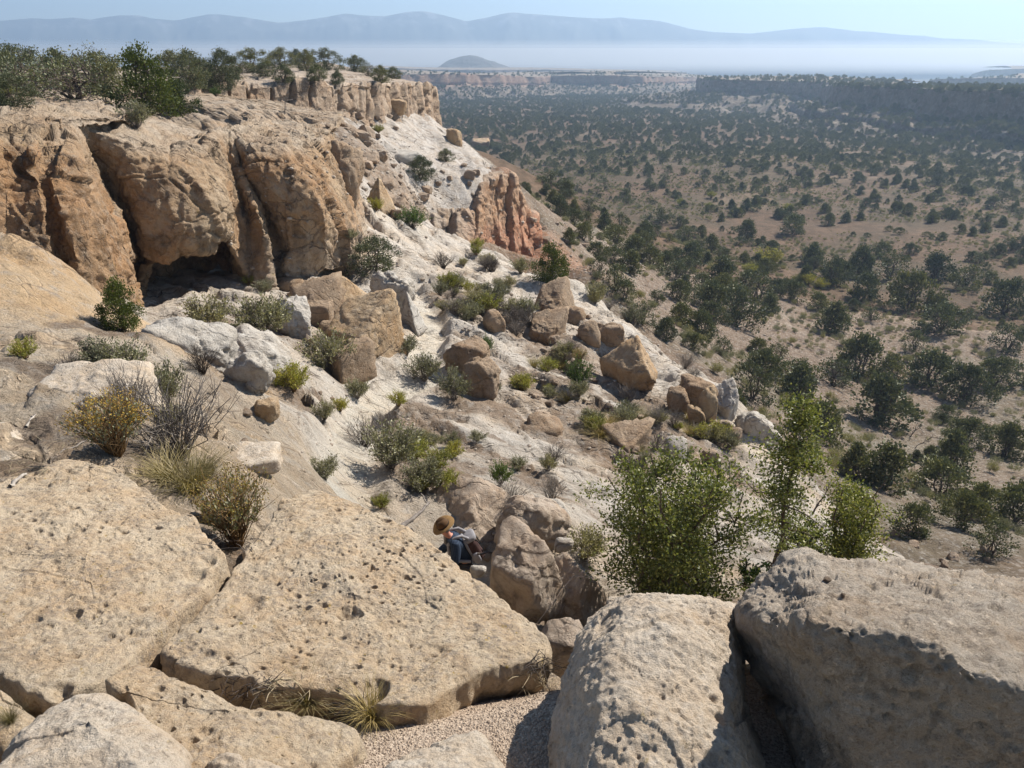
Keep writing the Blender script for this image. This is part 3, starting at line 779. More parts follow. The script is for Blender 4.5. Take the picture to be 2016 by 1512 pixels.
def mountains():
    U = np.linspace(-420, 2420, 700)
    sk = np.interp(U, [a for a, b in SKYLINE], [b for a, b in SKYLINE])
    sk = np.convolve(np.pad(sk, 1, 'edge'), np.ones(3) / 3, 'valid')
    sk = sk + 1.1 * fbm(np.stack([U, 0 * U, 0 * U], 1), 4, 1 / 55.0, seed=100)
    rows = [(-1.0, 0.0), (-0.8, 0.06), (-0.55, 0.26), (-0.3, 0.55), (-0.12, 0.84), (0.0, 1.0), (0.12, 0.86), (0.35, 0.5), (0.6, 0.0)]
    rw = spline(np.array(rows), 50, 0, 0.7)
    V = np.zeros((700, 50, 3))
    for i, (u, v) in enumerate(zip(U, sk)):
        L = P(u, v, 5600.0); zb = -98.0
        yy = 5600 + 560 * rw[:, 0]
        V[i, :, 0] = L[0] * (yy / 5600.0); V[i, :, 1] = yy; V[i, :, 2] = zb + (L[2] - zb) * rw[:, 1]
    p = V.reshape(-1, 3); t = np.tile(np.abs(rw[:, 0]), 700); hh = (p[:, 2] + 98)
    n = ridged(p * np.array([1, .55, 0]), 5, 1 / 380.0, seed=97) - 0.6
    p[:, 2] += n * np.clip(hh, 0, 150) * 0.24 * sstep(0.02, 0.25, t) * sstep(1, .85, t)
    F = grid_faces(700, 50)[:, ::-1]
    sn = sstep(90, 170, p[:, 2] + 60 * fbm(p, 3, 1 / 100.0, seed=98)) * sstep(0.1, 0.4, fbm(p, 4, 1 / 70.0, seed=99))
    col = np.array([0.11, 0.12, 0.11]) * (1 - sn[:, None]) + np.array([0.3, 0.3, 0.3]) * sn[:, None]
    return tag(link('mountain_range', mesh_np('mountain_range', p, F, True, {'tint': ('POINT', 'FLOAT_COLOR', col)}), M_MESA), kind='structure')
mountains()

def air(name, lo, hi, color, density, g):
    lo = np.array(lo, float); hi = np.array(hi, float)
    V = [[(lo, hi)[i][0], (lo, hi)[j][1], (lo, hi)[k][2]] for i in (0, 1) for j in (0, 1) for k in (0, 1)]
    F = [(0, 1, 3, 2), (4, 6, 7, 5), (0, 4, 5, 1), (2, 3, 7, 6), (0, 2, 6, 4), (1, 5, 7, 3)]
    m = bpy.data.materials.new(name + '_air'); m.use_nodes = True; t = m.node_tree; t.nodes.clear()
    o = t.nodes.new('ShaderNodeOutputMaterial'); v = t.nodes.new('ShaderNodeVolumePrincipled')
    v.inputs['Color'].default_value = (*color, 1); v.inputs['Density'].default_value = density; v.inputs['Anisotropy'].default_value = g
    t.links.new(v.outputs[0], o.inputs['Volume'])
    return tag(link(name, mesh_np(name, V, F, False), m), kind='stuff')
air('haze', (-6500, -60, -100), (6500, 6900, 330), (0.55, 0.75, 1.0), 0.00029, 0.38)
air('mist', (-5600, 2490, -73), (5600, 4950, 2), (0.97, 0.98, 1.0), 0.0011, 0.38)
air('mist', (-5500, 2700, 3), (5500, 4900, 14), (0.97, 0.98, 1.0), 0.0006, 0.38)
air('mist', (-5400, 2800, 15), (5400, 4850, 28), (0.97, 0.98, 1.0), 0.00025, 0.38)
# ------------------------------------------------------------------ the slabs and boulders at the viewer's feet
def slab_material(name, base, **k): return rock_mat(name, base, sc=6.0, **k)
M_SLAB = rock_mat('weathered_tuff_slab', (0.47, 0.375, 0.262), sc=4.0, lichen=1.0, holes=0.75, blot=0.75, bump=0.6, dark=0.55, speck=0.6, pale=(0.54, 0.455, 0.345), stain=(0.85, 0.68, 0.5), grain=1.2)
M_PALE = rock_mat('pale_tuff_boulder', (0.53, 0.45, 0.355), sc=4.0, lichen=0.4, holes=0.8, blot=0.55, bump=0.6, dark=0.45, speck=0.55, pale=(0.57, 0.515, 0.44), stain=(0.88, 0.74, 0.58), grain=1.2)
M_ROUGH = rock_mat('rough_brown_tuff', (0.50, 0.425, 0.34), sc=4.0, lichen=0.5, holes=0.8, blot=0.6, bump=0.75, dark=0.6, speck=0.6, pale=(0.55, 0.49, 0.415), stain=(0.82, 0.68, 0.54), grain=1.3)
def gravel_material():
    t = NT('fine_gravel'); p = t.coords(True)
    c = t.mix(t.ramp(t.noise(p, 120, 3, 0.6), [(0.38, 0.0), (0.62, 1.0)]), (0.21, 0.155, 0.115), (0.47, 0.38, 0.29))
    sx = t.n('SeparateColor'); t.l(t.voro(p, 95, 'Color'), sx.inputs[0])
    c = t.mix(0.5, c, t.mix(sx.outputs[0], (0.20, 0.15, 0.11), (0.52, 0.42, 0.32)))
    c = t.mix(t.ramp(t.noise(p, 2.5, 4), [(0.42, 0.0), (0.62, 0.55)]), c, (0.33, 0.245, 0.18))
    t.l(c, t.b.inputs['Base Color'])
    b = t.bump(t.voro(p, 95), 0.9, -0.006)
    t.l(t.bump(t.noise(p, 30, 4), 0.6, 0.02, b), t.b.inputs['Normal'])
    return t.m
M_GRAVEL = gravel_material()
near_ground.data.materials.append(M_GRAVEL)

def slab(name, outline, depth_pts, thick, nth, nr, dome=0.06, edge=0.10, label=None, seed=0, mat=None, pitk=1.0, rough=1.0, cat='rock', part=None):
    """a broken slab: outline in pixels, top plane fitted to measured points, rounded broken edges and pitted skin"""
    D = np.array([P(*q) for q in depth_pts])
    A = np.c_[D[:, :2], np.ones(len(D))]
    pl = np.linalg.lstsq(A, D[:, 2], rcond=None)[0]
    def on(u, v):
        d = ray(u, v); s = pl[2] / (d[2] - pl[0] * d[0] - pl[1] * d[1]); return d * s
    B = np.array([on(*q)[:2] for q in outline])
    c = B.mean(0)
    # even walk round the outline
    Bc = np.concatenate([B, B[:1]]); sl = np.concatenate([[0], np.cumsum(np.linalg.norm(np.diff(Bc, axis=0), axis=1))])
    s = np.linspace(0, sl[-1], nth, endpoint=False)
    ring = np.stack([np.interp(s, sl, Bc[:, k]) for k in (0, 1)], 1)
    k = max(3, int(nth * 0.012)); ker = np.hanning(2 * k + 3)[1:-1]; ker /= ker.sum()
    ring = np.stack([np.convolve(np.r_[ring[-len(ker):, q], ring[:, q], ring[:len(ker), q]], ker, 'same')[len(ker):-len(ker)] for q in (0, 1)], 1)
    tn = np.roll(ring, -1, 0) - np.roll(ring, 1, 0); tn /= np.linalg.norm(tn, axis=1)[:, None]
    r3 = np.c_[ring, np.full(nth, seed * 1.0)]
    ring = ring + np.stack([tn[:, 1], -tn[:, 0]], 1) * (0.022 * facet(r3, 4.0, 8) + 0.012 * fbm(r3, 3, 7.0, seed=108))[:, None]
    rho = 1 - (1 - np.linspace(0, 1, nr)) ** 1.25
    X = c + rho[None, :, None] * (ring - c)[:, None, :]
    de = np.linalg.norm(ring - c, axis=1)[:, None] * (1 - rho)[None, :]
    p2 = np.concatenate([X, np.zeros(X.shape[:2] + (1,))], 2).reshape(-1, 3)
    z = (X[..., 0] * pl[0] + X[..., 1] * pl[1] + pl[2])
    e = edge * (1 + 0.5 * fbm(p2, 3, 2.2, seed=101 + seed)).reshape(z.shape)
    q = np.clip(de / e, 0, 1)
    z = z - e * 0.75 * (1 - np.sqrt(np.clip(1 - (1 - q) ** 2, 0, 1)))
    z = z + dome * (1 - (1 - np.clip(de / de.max(), 0, 1)) ** 2)
    f2 = p2 + seed * 3.3
    z = z + (rough * (0.035 * fbm(f2, 4, 1.1, seed=102) + 0.014 * fbm(f2, 4, 5.0, seed=103) + 0.006 * fbm(f2, 3, 26.0, seed=106) - 0.012 * np.clip(ridged(f2, 3, 3.2, seed=107) - 0.9, 0, 1))
             - pitk * np.clip(0.72 + 1.2 * fbm(f2, 3, 1.3, seed=109), 0.1, 1.6) * (0.044 * pits(f2 + 0.03 * np.stack([perlin(f2 * 9), perlin(f2 * 9 + 5), 0 * f2[:, 0]], 1), 4.6, 3, 0.5, 3.2) + 0.022 * pits(f2 * np.array([1, 1.3, 1]), 12.0, 4, 0.62, 1.9) + 0.012 * pits(f2, 27.0, 5, 0.65, 1.3))
             - rough * 0.010 * np.clip(facet(f2, 1.9, 6), -0.2, 1)).reshape(z.shape)
    topv = np.concatenate([X, z[..., None]], 2)
    ns = 16
    sk = []
    for j in range(1, ns + 1):
        h = j / ns
        w = topv[:, -1].copy(); w[:, 2] -= thick * h
        w[:, :2] += (w[:, :2] - c) / np.linalg.norm(w[:, :2] - c, axis=1)[:, None] * (0.03 * math.sin(h * 3.1) - 0.10 * h * h)
        w3 = w + seed
        nn = 0.035 * fbm(w3, 3, 4.0, seed=104) + 0.02 * facet(w3, 5.0, 7)
        w[:, :2] += (w[:, :2] - c) / np.linalg.norm(w[:, :2] - c, axis=1)[:, None] * (nn * min(1, 4 * h))[:, None]
        sk.append(w[:, None])
    G = np.concatenate([topv] + sk, 1)
    V = G.reshape(-1, 3); F = grid_faces(nth, nr + ns, True)
    # outward sides
    a, b, d_ = V[F[len(F) // 2, 0]], V[F[len(F) // 2, 1]], V[F[len(F) // 2, 2]]
    if np.cross(b - a, d_ - a)[2] < 0: F = F[:, ::-1]
    ctr = V.mean(0)
    me = mesh_np(name, V - ctr, F, True)
    o = link(name, me, mat or M_SLAB)
    o.location = ctr
    if label: tag(o, label, cat)
    add_surface(V, F)
    return o
slab('rock_slab', [(-260,1330),(-260,1000),(-80,950),(50,928),(130,902),(240,918),(300,965),(335,1002),(385,1015),(402,1055),(445,1090),(424,1118),(377,1172),(312,1232),(250,1292),(212,1338),(150,1366),(90,1385),(38,1352),(0,1322),(-120,1330)],
     [(240,920,4.95),(200,1350,2.62),(430,1110,3.75),(0,1320,2.75),(0,960,4.55)], 0.5, 480, 170, dome=0.03, edge=0.034, seed=1, label='flat pale tan tuff slab with scattered pits, yellow flowered bush at its corner')
slab('rock_slab', [(308,1290),(357,1240),(413,1182),(456,1120),(474,1104),(500,1055),(535,1010),(560,978),(620,962),(700,985),(760,1015),(812,1045),(862,1082),(910,1118),(960,1150),(1010,1190),(1055,1228),(1088,1268),(1068,1292),(1010,1308),(950,1322),(900,1345),(840,1392),(760,1392),(700,1370),(640,1352),(560,1352),(480,1338),(400,1322),(350,1308)],
     [(620,962,4.95),(560,1345,2.78),(1085,1268,3.1),(860,1082,4.15),(320,1285,2.98)], 0.32, 560, 205, dome=0.04, edge=0.036, seed=2, pitk=1.25, label='broad tan tuff slab pocked with dark holes, the hiker descending behind its edge')
slab('rock_slab', [(210,1338),(262,1312),(310,1318),(345,1338),(420,1372),(500,1402),(570,1414),(650,1418),(705,1425),(712,1460),(660,1500),(640,1600),(330,1600),(300,1460),(250,1380)],
     [(300,1320,2.68),(690,1430,2.42),(450,1512,2.1),(600,1420,2.43)], 0.4, 340, 110, dome=0.03, edge=0.04, seed=3, label='low brown slab strip between the white boulder and two small grass tufts')
slab('boulder', [(-200,1640),(-40,1520),(20,1432),(85,1378),(150,1356),(215,1358),(262,1378),(315,1420),(365,1470),(405,1530),(420,1660)],
     [(150,1356,2.42),(20,1440,2.2),(400,1512,2.02),(200,1500,1.98)], 0.45, 340, 120, dome=0.08, edge=0.10, seed=4, mat=M_PALE, pitk=0.35, label='smooth pale rounded boulder, the least pitted, beside a deep dark crack')
slab('boulder', [(392,1530),(400,1492),(432,1474),(490,1480),(550,1500),(640,1540),(640,1640),(400,1640)],
     [(432,1476,2.12),(600,1530,1.98),(450,1560,1.92)], 0.35, 220, 70, dome=0.04, edge=0.10, seed=5, mat=M_PALE, pitk=0.4, label='small pale rounded rock wedged in front of the low brown slab')
slab('rock_slab', [(-120,1350),(0,1345),(38,1368),(62,1398),(40,1420),(0,1450),(-120,1480)],
     [(0,1350,2.55),(50,1400,2.42),(0,1445,2.3)], 0.35, 200, 60, dome=0.03, edge=0.06, seed=6, label='little corner slab with a dry weed, cut off by a deep crack')
slab('rock_slab', [(700,1600),(752,1512),(800,1478),(850,1455),(905,1432),(945,1430),(968,1446),(985,1480),(1010,1530),(1010,1600)],
     [(905,1434,2.36),(760,1512,2.08),(980,1512,2.1)], 0.35, 260, 90, dome=0.04, edge=0.09, seed=7, mat=M_PALE, pitk=0.6, label='low pale rock half buried in the gravel, dappled by bush shadow')

def boulder_patch(name, cols, na, nb, mat, label, seed, amp=1.0, pitk=1.0, cat='boulder'):
    def noise(p, a, b):
        t = np.tile(np.linspace(0, 1, b), a)
        w = sstep(0.0, 0.06, t) * sstep(1.0, 0.9, t)
        q = p + seed * 2.7
        return w * (amp * (0.045 * fbm(q, 3, 1.4, seed=111) + 0.015 * fbm(q, 4, 7.0, seed=112) + 0.007 * fbm(q, 3, 28.0, seed=115) + 0.020 * facet(q, 1.8, 3) + 0.007 * facet(q, 6.5, 4))
                    - pitk * np.clip(0.95 + 1.1 * fbm(q, 3, 1.2, seed=116), 0.25, 1.6) * (0.060 * pits(q, 4.2, 3, 0.38, 2.4) + 0.024 * pits(q, 10.0, 4, 0.6, 1.9) + 0.013 * pits(q, 24.0, 5, 0.65, 1.2)))
    o, G = patch(name, cols, na, nb, mat, noise, None, tens=0.75, kind=None)
    ctr = G.reshape(-1, 3).mean(0)
    o.data.transform(Matrix.Translation(-Vector(ctr))); o.location = ctr
    return tag(o, label, cat)
R1 = [
 [(1082,1640,2.12),(1078,1560,2.2),(1085,1500,2.26),(1100,1430,2.32),(1115,1350,2.5),(1135,1265,2.72),(1165,1195,2.95),(1195,1165,3.05),(1200,1190,3.6)],
 [(1110,1640,1.85),(1105,1560,1.95),(1108,1490,2.08),(1125,1410,2.22),(1140,1330,2.42),(1160,1255,2.64),(1190,1190,2.86),(1215,1160,3.0),(1222,1200,3.7)],
 [(1180,1640,1.66),(1180,1560,1.76),(1182,1470,1.92),(1192,1390,2.08),(1205,1320,2.26),(1220,1250,2.48),(1240,1188,2.74),(1258,1152,2.95),(1262,1200,3.7)],
 [(1290,1640,1.62),(1290,1560,1.72),(1290,1470,1.87),(1292,1390,2.04),(1296,1320,2.22),(1302,1250,2.44),(1308,1195,2.66),(1312,1160,2.90),(1314,1210,3.7)],
 [(1400,1640,1.64),(1395,1560,1.74),(1388,1470,1.90),(1382,1390,2.07),(1380,1320,2.26),(1382,1255,2.46),(1390,1205,2.66),(1396,1172,2.88),(1398,1215,3.7)],
 [(1490,1660,1.72),(1478,1580,1.80),(1462,1490,1.95),(1448,1410,2.12),(1440,1340,2.30),(1438,1285,2.46),(1440,1235,2.62),(1446,1198,2.82),(1450,1235,3.6)],
 [(1540,1680,1.95),(1520,1600,2.02),(1496,1510,2.14),(1472,1420,2.28),(1460,1345,2.44),(1458,1295,2.58),(1460,1258,2.72),(1463,1228,2.84),(1470,1250,3.5)],
 [(1550,1700,2.3),(1535,1610,2.36),(1510,1520,2.42),(1482,1430,2.52),(1466,1360,2.62),(1463,1315,2.72),(1464,1290,2.8),(1466,1262,2.88),(1474,1290,3.3)],
]
boulder_patch('boulder', R1, 380, 290, M_PALE, 'pale grey pitted boulder with a shadowed hollow, lit on top, beside the gravel', 1, pitk=1.2)
R2 = [
 [(1566, 1452, 2.55), (1538, 1388, 2.6), (1497, 1322, 2.7), (1468, 1258, 2.84), (1462, 1215, 2.96), (1470, 1185, 3.05), (1490, 1165, 3.2), (1510, 1160, 3.6)],
 [(1602, 1560, 2.24), (1588, 1490, 2.27), (1562, 1408, 2.3), (1520, 1318, 2.38), (1492, 1222, 2.46), (1512, 1172, 2.74), (1528, 1138, 3.05), (1545, 1165, 3.7)],
 [(1640, 1630, 2.1), (1626, 1540, 2.11), (1604, 1440, 2.13), (1578, 1325, 2.16), (1545, 1235, 2.16), (1566, 1160, 2.54), (1576, 1104, 3.0), (1590, 1140, 3.8)],
 [(1668, 1680, 2.0), (1655, 1590, 2.02), (1638, 1480, 2.03), (1620, 1345, 2.02), (1600, 1226, 2.01), (1628, 1155, 2.44), (1644, 1106, 2.95), (1655, 1145, 3.8)],
 [(1690, 1720, 1.9), (1686, 1620, 1.92), (1680, 1500, 1.92), (1682, 1370, 1.9), (1700, 1238, 1.9), (1730, 1166, 2.38), (1745, 1113, 2.92), (1755, 1150, 3.8)],
 [(1800, 1740, 1.84), (1800, 1640, 1.86), (1800, 1520, 1.86), (1806, 1390, 1.84), (1824, 1262, 1.84), (1848, 1180, 2.34), (1858, 1124, 2.9), (1865, 1160, 3.8)],
 [(1900, 1760, 1.8), (1905, 1660, 1.82), (1908, 1540, 1.82), (1915, 1420, 1.8), (1930, 1320, 1.8), (1954, 1205, 2.32), (1968, 1136, 2.88), (1975, 1172, 3.8)],
 [(2030, 1780, 1.78), (2030, 1680, 1.8), (2030, 1570, 1.8), (2030, 1460, 1.78), (2030, 1350, 1.78), (2050, 1230, 2.3), (2060, 1150, 2.86), (2065, 1185, 3.8)],
 [(2250, 1800, 1.8), (2250, 1700, 1.82), (2250, 1590, 1.82), (2250, 1480, 1.8), (2240, 1370, 1.8), (2240, 1250, 2.3), (2240, 1170, 2.86), (2245, 1200, 3.8)],
 [(2620, 1820, 1.95), (2620, 1740, 2.0), (2610, 1660, 2.05), (2600, 1580, 2.15), (2580, 1500, 2.35), (2560, 1400, 2.65), (2540, 1320, 2.95), (2540, 1310, 3.6)],
]
boulder_patch('boulder', R2, 430, 250, M_ROUGH, 'huge rough boulder with its broad near face in dark shadow', 2, amp=1.5, pitk=1.3)
# ------------------------------------------------------------------ boulders
import bmesh
_ico = {}
def ico(sub):
    if sub not in _ico:
        bm = bmesh.new(); bmesh.ops.create_icosphere(bm, subdivisions=sub, radius=1.0)
        V = np.array([v.co[:] for v in bm.verts]); F = np.array([[v.index for v in f.verts] for f in bm.faces]); bm.free()
        V /= np.linalg.norm(V, axis=1)[:, None]
        _ico[sub] = (V, F)
    return _ico[sub]
def polytope(D, planes, sharp=26.0):
    """radius along the directions D of a body cut by planes (normal, distance), corners slightly worn"""
    N = np.array([p[0] for p in planes], float); N /= np.linalg.norm(N, axis=1)[:, None]
    d = np.array([p[1] for p in planes], float)
    c = np.clip(D @ N.T, 1e-3, None) / d
    return 1.0 / (np.sum(c ** sharp, axis=1)) ** (1.0 / sharp)
def rock_geo(seed, sub=4, nplanes=12, planes=None, rough=1.0, sharp=22.0, flat=1.0):
    D, F = ico(sub)
    rng = np.random.default_rng(seed)
    if planes is None:
        n = rng.normal(size=(nplanes, 3)); n /= np.linalg.norm(n, axis=1)[:, None]
        planes = [(a, 0.72 + 0.3 * rng.random()) for a in n] + [((0, 0, 1), 0.85), ((0, 0, -1), 0.8), ((1, 0, 0), .95), ((-1, 0, 0), .95), ((0, 1, 0), .95), ((0, -1, 0), .95)]
    r = polytope(D, planes, sharp)
    p = D * r[:, None]
    q = p + seed * 1.7
    p = p + D * (rough * (0.075 * fbm(q, 4, 1.5, seed=121) + 0.026 * fbm(q, 4, 6.0, seed=122) + 0.075 * facet(q, 1.9, 5) + 0.022 * facet(q, 5.0, 6) - 0.06 * pits(q, 4.0, 6, 0.4, 1.6) - 0.03 * pits(q, 9.0, 7, 0.4, 1.5)))[:, None]
    return p, F
M_BOULDER = rock_mat('brown_tuff_boulder', (0.31, 0.228, 0.155), holes=0.6, cracks=0.6, blot=0.3, sc=0.9, world=True, bump=0.6, dark=0.55, lichen=0.25, pale=(0.38, 0.30, 0.22), stain=(0.85, 0.68, 0.5))
M_BOULDER_TAN = rock_mat('tan_tuff_boulder', (0.40, 0.29, 0.18), holes=0.6, cracks=0.6, blot=0.3, sc=0.9, world=True, bump=0.5, dark=0.45, lichen=0.3, pale=(0.45, 0.38, 0.29), stain=(0.9, 0.7, 0.48))
M_BOULDER_WHITE = rock_mat('white_tuff_boulder', (0.45, 0.415, 0.365), holes=0.6, cracks=0.6, blot=0.3, sc=0.9, world=True, bump=0.5, dark=0.45, pale=(0.50, 0.47, 0.42), stain=(0.9, 0.8, 0.68))
M_NEARB = rock_mat('pitted_brown_boulder', (0.37, 0.30, 0.235), holes=0.6, cracks=0.6, blot=0.3, sc=1.8, world=True, bump=0.6, dark=0.5, lichen=0.4, pale=(0.45, 0.385, 0.31), stain=(0.88, 0.7, 0.52))
def boulder(u0, u1, v0, v1, label, mat=None, seed=1, sub=4, planes=None, depth=0.9, dy=0.0, rough=1.0, sharp=22.0, tilt=0.0, group=None, cat='boulder', y=None, name='boulder', grow=1.08, nplanes=12):
    uc, vc = (u0 + u1) / 2, (v0 + v1) / 2
    if y is None:
        h = hit(uc, v1 - 0.06 * (v1 - v0)); y = h[0].y
    y = y + dy
    ww = (u1 - u0) / FPX * np.linalg.norm(P(uc, vc, y)); hh = (v1 - v0) / FPX * np.linalg.norm(P(uc, vc, y))
    yc = y + 0.30 * ww * depth
    c = P(uc, vc, yc)
    p, F = rock_geo(seed, sub, nplanes, planes, rough, sharp)
    lo, hi = p.min(0), p.max(0); p = (p - (lo + hi) / 2) / (hi - lo) * 2
    k = yc / y
    p = p * np.array([ww / 2 * k * grow, ww / 2 * depth * k * grow, hh / 2 * k * grow * 1.06])
    if tilt:
        a = np.cos(tilt), np.sin(tilt)
        p = np.stack([p[:, 0] * a[0] + p[:, 2] * a[1], p[:, 1], -p[:, 0] * a[1] + p[:, 2] * a[0]], 1)
    me = mesh_np(name, p, F, True)
    o = link(name, me, mat or M_BOULDER)
    c = c - np.array([0, 0, 0.07 * hh])
    o.location = c
    tag(o, label, cat, group)
    ROCKS.append((o, p + c, F))
    return o
ROCKS = []
S_ = dict(sub=5)
# the group beside the caves
boulder(652, 785, 580, 712, 'large block with flat grey top and orange sunlit face, below the small cave', M_BOULDER_TAN, 3, 5,
        planes=[((-.22, -.42, .9), .62), ((.90, -.42, .08), .72), ((-.55, -.80, -.30), .70), ((.2, -.6, -.8), .80), ((0, 1, .1), .9), ((-.9, .3, .1), .85), ((0, 0, -1), .9)], rough=0.6, sharp=30)
boulder(650, 732, 672, 752, 'brown tilted block wedged under the large orange-faced block, bush behind it', M_BOULDER, 4, 4, dy=-0.3,
        planes=[((-.1, -.2, .95), .6), ((.7, -.7, .0), .7), ((-.6, -.7, .1), .7), ((0, 1, 0), .9), ((0, 0, -1), .9), ((-1, .2, 0), .9)], rough=0.6)
boulder(636, 722, 536, 602, 'pointed pyramid shaped brown rock just right of the small cave mouth', M_BOULDER_TAN, 5, 4,
        planes=[((-.5, -.6, .65), .55), ((.75, -.35, .55), .5), ((0, .7, .7), .6), ((0, 0, -1), .7), ((-.9, 0, .1), .9)], rough=0.6)
boulder(560, 668, 548, 622, 'broad flat brown slab leaning at the top of the rock pile', M_BOULDER, 6, 4, planes=[((-.2, -.45, .85), .45), ((.6, -.7, .1), .8), ((-.7, -.6, .1), .8), ((0, 1, 0), .9), ((0, 0, -1), .8)], rough=0.7)
boulder(600, 652, 594, 646, 'angular brown rock in the middle of the pile, left of the orange-faced block', M_BOULDER, 7, 4, rough=0.7)
boulder(546, 614, 584, 664, 'rounded whitish boulder at the left end of the rock pile', M_BOULDER_WHITE, 8, 5, sharp=14, rough=1.4)
boulder(630, 668, 632, 662, 'small brown stone at the front foot of the rock pile', M_BOULDER, 9, 3, rough=0.8)
boulder(545, 600, 545, 572, 'low brown rock lying in front of the small cave', M_BOULDER, 10, 3, rough=0.8)
boulder(728, 812, 534, 622, 'lumpy whitish rock knob right of the pyramid rock', M_BOULDER_WHITE, 11, 5, sharp=9, rough=2.2, tilt=.3)
boulder(780, 836, 574, 650, 'slim white fin with a shaded brown side, beside the pale trail', M_BOULDER_WHITE, 12, 4, planes=[((.75, -.3, .5), .4), ((-.6, -.75, .1), .5), ((0, .9, .3), .6), ((0, 0, -1), .9)], rough=0.7)
# white humps in the middle left
boulder(436, 556, 664, 752, 'big whitish rounded boulder below two shrubs, its right end overhanging', M_BOULDER_WHITE, 14, 5, sharp=13, rough=1.4, tilt=0.45, dy=0.5, grow=1.2)
boulder(452, 528, 690, 778, 'whitish boulder with a smooth hollow face, leaning under the bigger rounded one', M_BOULDER_WHITE, 15, 5, sharp=13, rough=1.4, tilt=0.55, dy=0.2, grow=1.15)
boulder(308, 446, 640, 726, 'grey white rounded hump with a grey dead bush on its slope', M_BOULDER_WHITE, 16, 5, sharp=10, rough=1.5, tilt=0.3, dy=0.8, grow=1.2)
# the pair by the trail and the groups on the slope
boulder(876, 962, 668, 742, 'upper brown boulder of the touching pair beside the trail', M_BOULDER, 17, 5, sharp=15, rough=1.2)
boulder(912, 984, 700, 774, 'lower roundish boulder of the touching pair beside the trail', M_BOULDER, 18, 5, sharp=11, dy=-0.25, rough=1.2)
boulder(1050, 1134, 552, 626, 'dark brown boulder at the top of the group next to the white domed edge', M_BOULDER, 19, 5, planes=[((-.3, -.5, .8), .6), ((.8, -.5, .2), .75), ((-.5, -.85, -.05), .7), ((.1, -.8, -.5), .75), ((0, 1, 0), .9), ((-.9, 0, .3), .9), ((0, 0, -1), .9)], sharp=16)
boulder(1040, 1120, 610, 676, 'brown wedge boulder casting a black shadow under it, lower one of the stacked two', M_BOULDER, 20, 5, planes=[((-.15, -.4, .85), .55), ((.75, -.6, -.1), .75), ((-.4, -.85, -.25), .7), ((0, 1, 0), .9), ((-.9, 0, .2), .9), ((0, 0, -1), .9)], sharp=18)
boulder(1108, 1152, 604, 642, 'small brown rock squeezed behind the wedge boulder', M_BOULDER, 21, 4)
boulder(1138, 1182, 630, 680, 'brown knobbly rock right of the wedge boulder', M_BOULDER, 22, 4, sharp=12)
boulder(1176, 1226, 636, 684, 'brown rock with a rounded overhanging nose against the white ridge', M_BOULDER, 23, 4, sharp=10)
boulder(952, 994, 612, 654, 'lone small brown boulder among yellowish shrubs, uphill of the touching pair', M_BOULDER, 24, 4)
boulder(1190, 1300, 672, 774, 'big faceted boulder with a dark side and a bright orange edge, above a black shadow', M_BOULDER_TAN, 25, 5,
        planes=[((-.45, -.35, .82), .50), ((.80, -.15, .58), .48), ((-.75, -.62, -.15), .62), ((.22, -.78, -.58), .55), ((.9, -.3, -.3), .8), ((0, 1, 0), .9), ((0, 0, -1), .9)], rough=0.8, sharp=26)
boulder(1314, 1354, 762, 812, 'round brown knob left of the hoodoo on the slope rim', M_BOULDER, 26, 4, sharp=7)
boulder(1336, 1408, 742, 800, 'brown cap rock leaning on the hoodoo at the slope rim', M_BOULDER, 27, 5, sharp=11)
boulder(1376, 1410, 758, 836, 'upright brown hoodoo pillar on the slope rim', M_BOULDER_TAN, 28, 4, sharp=9, depth=0.9)
boulder(1354, 1386, 798, 838, 'small round stone at the foot of the hoodoo', M_BOULDER_TAN, 29, 4, sharp=7)
boulder(1386, 1452, 752, 834, 'whitish overhanging ledge with a pointed tip at the slope rim', M_BOULDER_WHITE, 30, 5, planes=[((-.25, -.35, .9), .55), ((.6, -.75, -.35), .6), ((-.6, -.7, -.3), .8), ((.95, .1, .2), .95), ((0, 1, 0), .9), ((0, 0, -1), .9)], rough=0.9, dy=0.3)
boulder(1440, 1520, 812, 880, 'white rounded ledge stepping down to the end of the slope rim', M_BOULDER_WHITE, 31, 5, sharp=14, tilt=0.65, rough=1.4, dy=0.6)
boulder(1036, 1112, 822, 872, 'squarish brown block breaking from the edge of the white slab', M_BOULDER, 32, 4, sharp=26, dy=0.5, tilt=0.3)
boulder(1186, 1292, 838, 890, 'flat pale rock lying among dry shrubs above the green oak bush', M_BOULDER, 33, 4, planes=[((-.1, -.3, .9), .5), ((.5, -.8, -.1), .75), ((-.6, -.7, .1), .8), ((0, 1, 0), .9), ((0, 0, -1), .9)])
boulder(1308, 1352, 856, 904, 'small pale upright stone near the end of the slope', M_BOULDER_WHITE, 34, 3)
# around the dark lump at the end of the cliff
boulder(606, 704, 282, 406, 'dark brown overhanging block at the far end of the cave cliff', M_BOULDER, 35, 5, y=36.5, sharp=13, depth=0.8, tilt=0.3)
boulder(712, 772, 352, 414, 'triangular tan rock standing on the white slope below the rubble', M_BOULDER_TAN, 36, 4, planes=[((-.55, -.6, .55), .5), ((.7, -.4, .6), .5), ((0, .8, .5), .6), ((0, 0, -1), .8)])
boulder(765, 832, 296, 322, 'big whitish rounded rock high on the slope under the column band', M_BOULDER_WHITE, 37, 4, sharp=8)
boulder(880, 908, 254, 286, 'brown block perched alone on the far white slope', M_BOULDER_TAN, 38, 4)
boulder(930, 962, 274, 296, 'small mushroom shaped rock on the skyline of the far slope', M_BOULDER_TAN, 39, 4, planes=[((0, -.2, .95), .35), ((1, 0, 0), .95), ((-1, 0, 0), .9), ((.5, -.4, -.7), .5), ((-.5, -.4, -.7), .5), ((0, 1, 0), .9)], dy=-1.0)
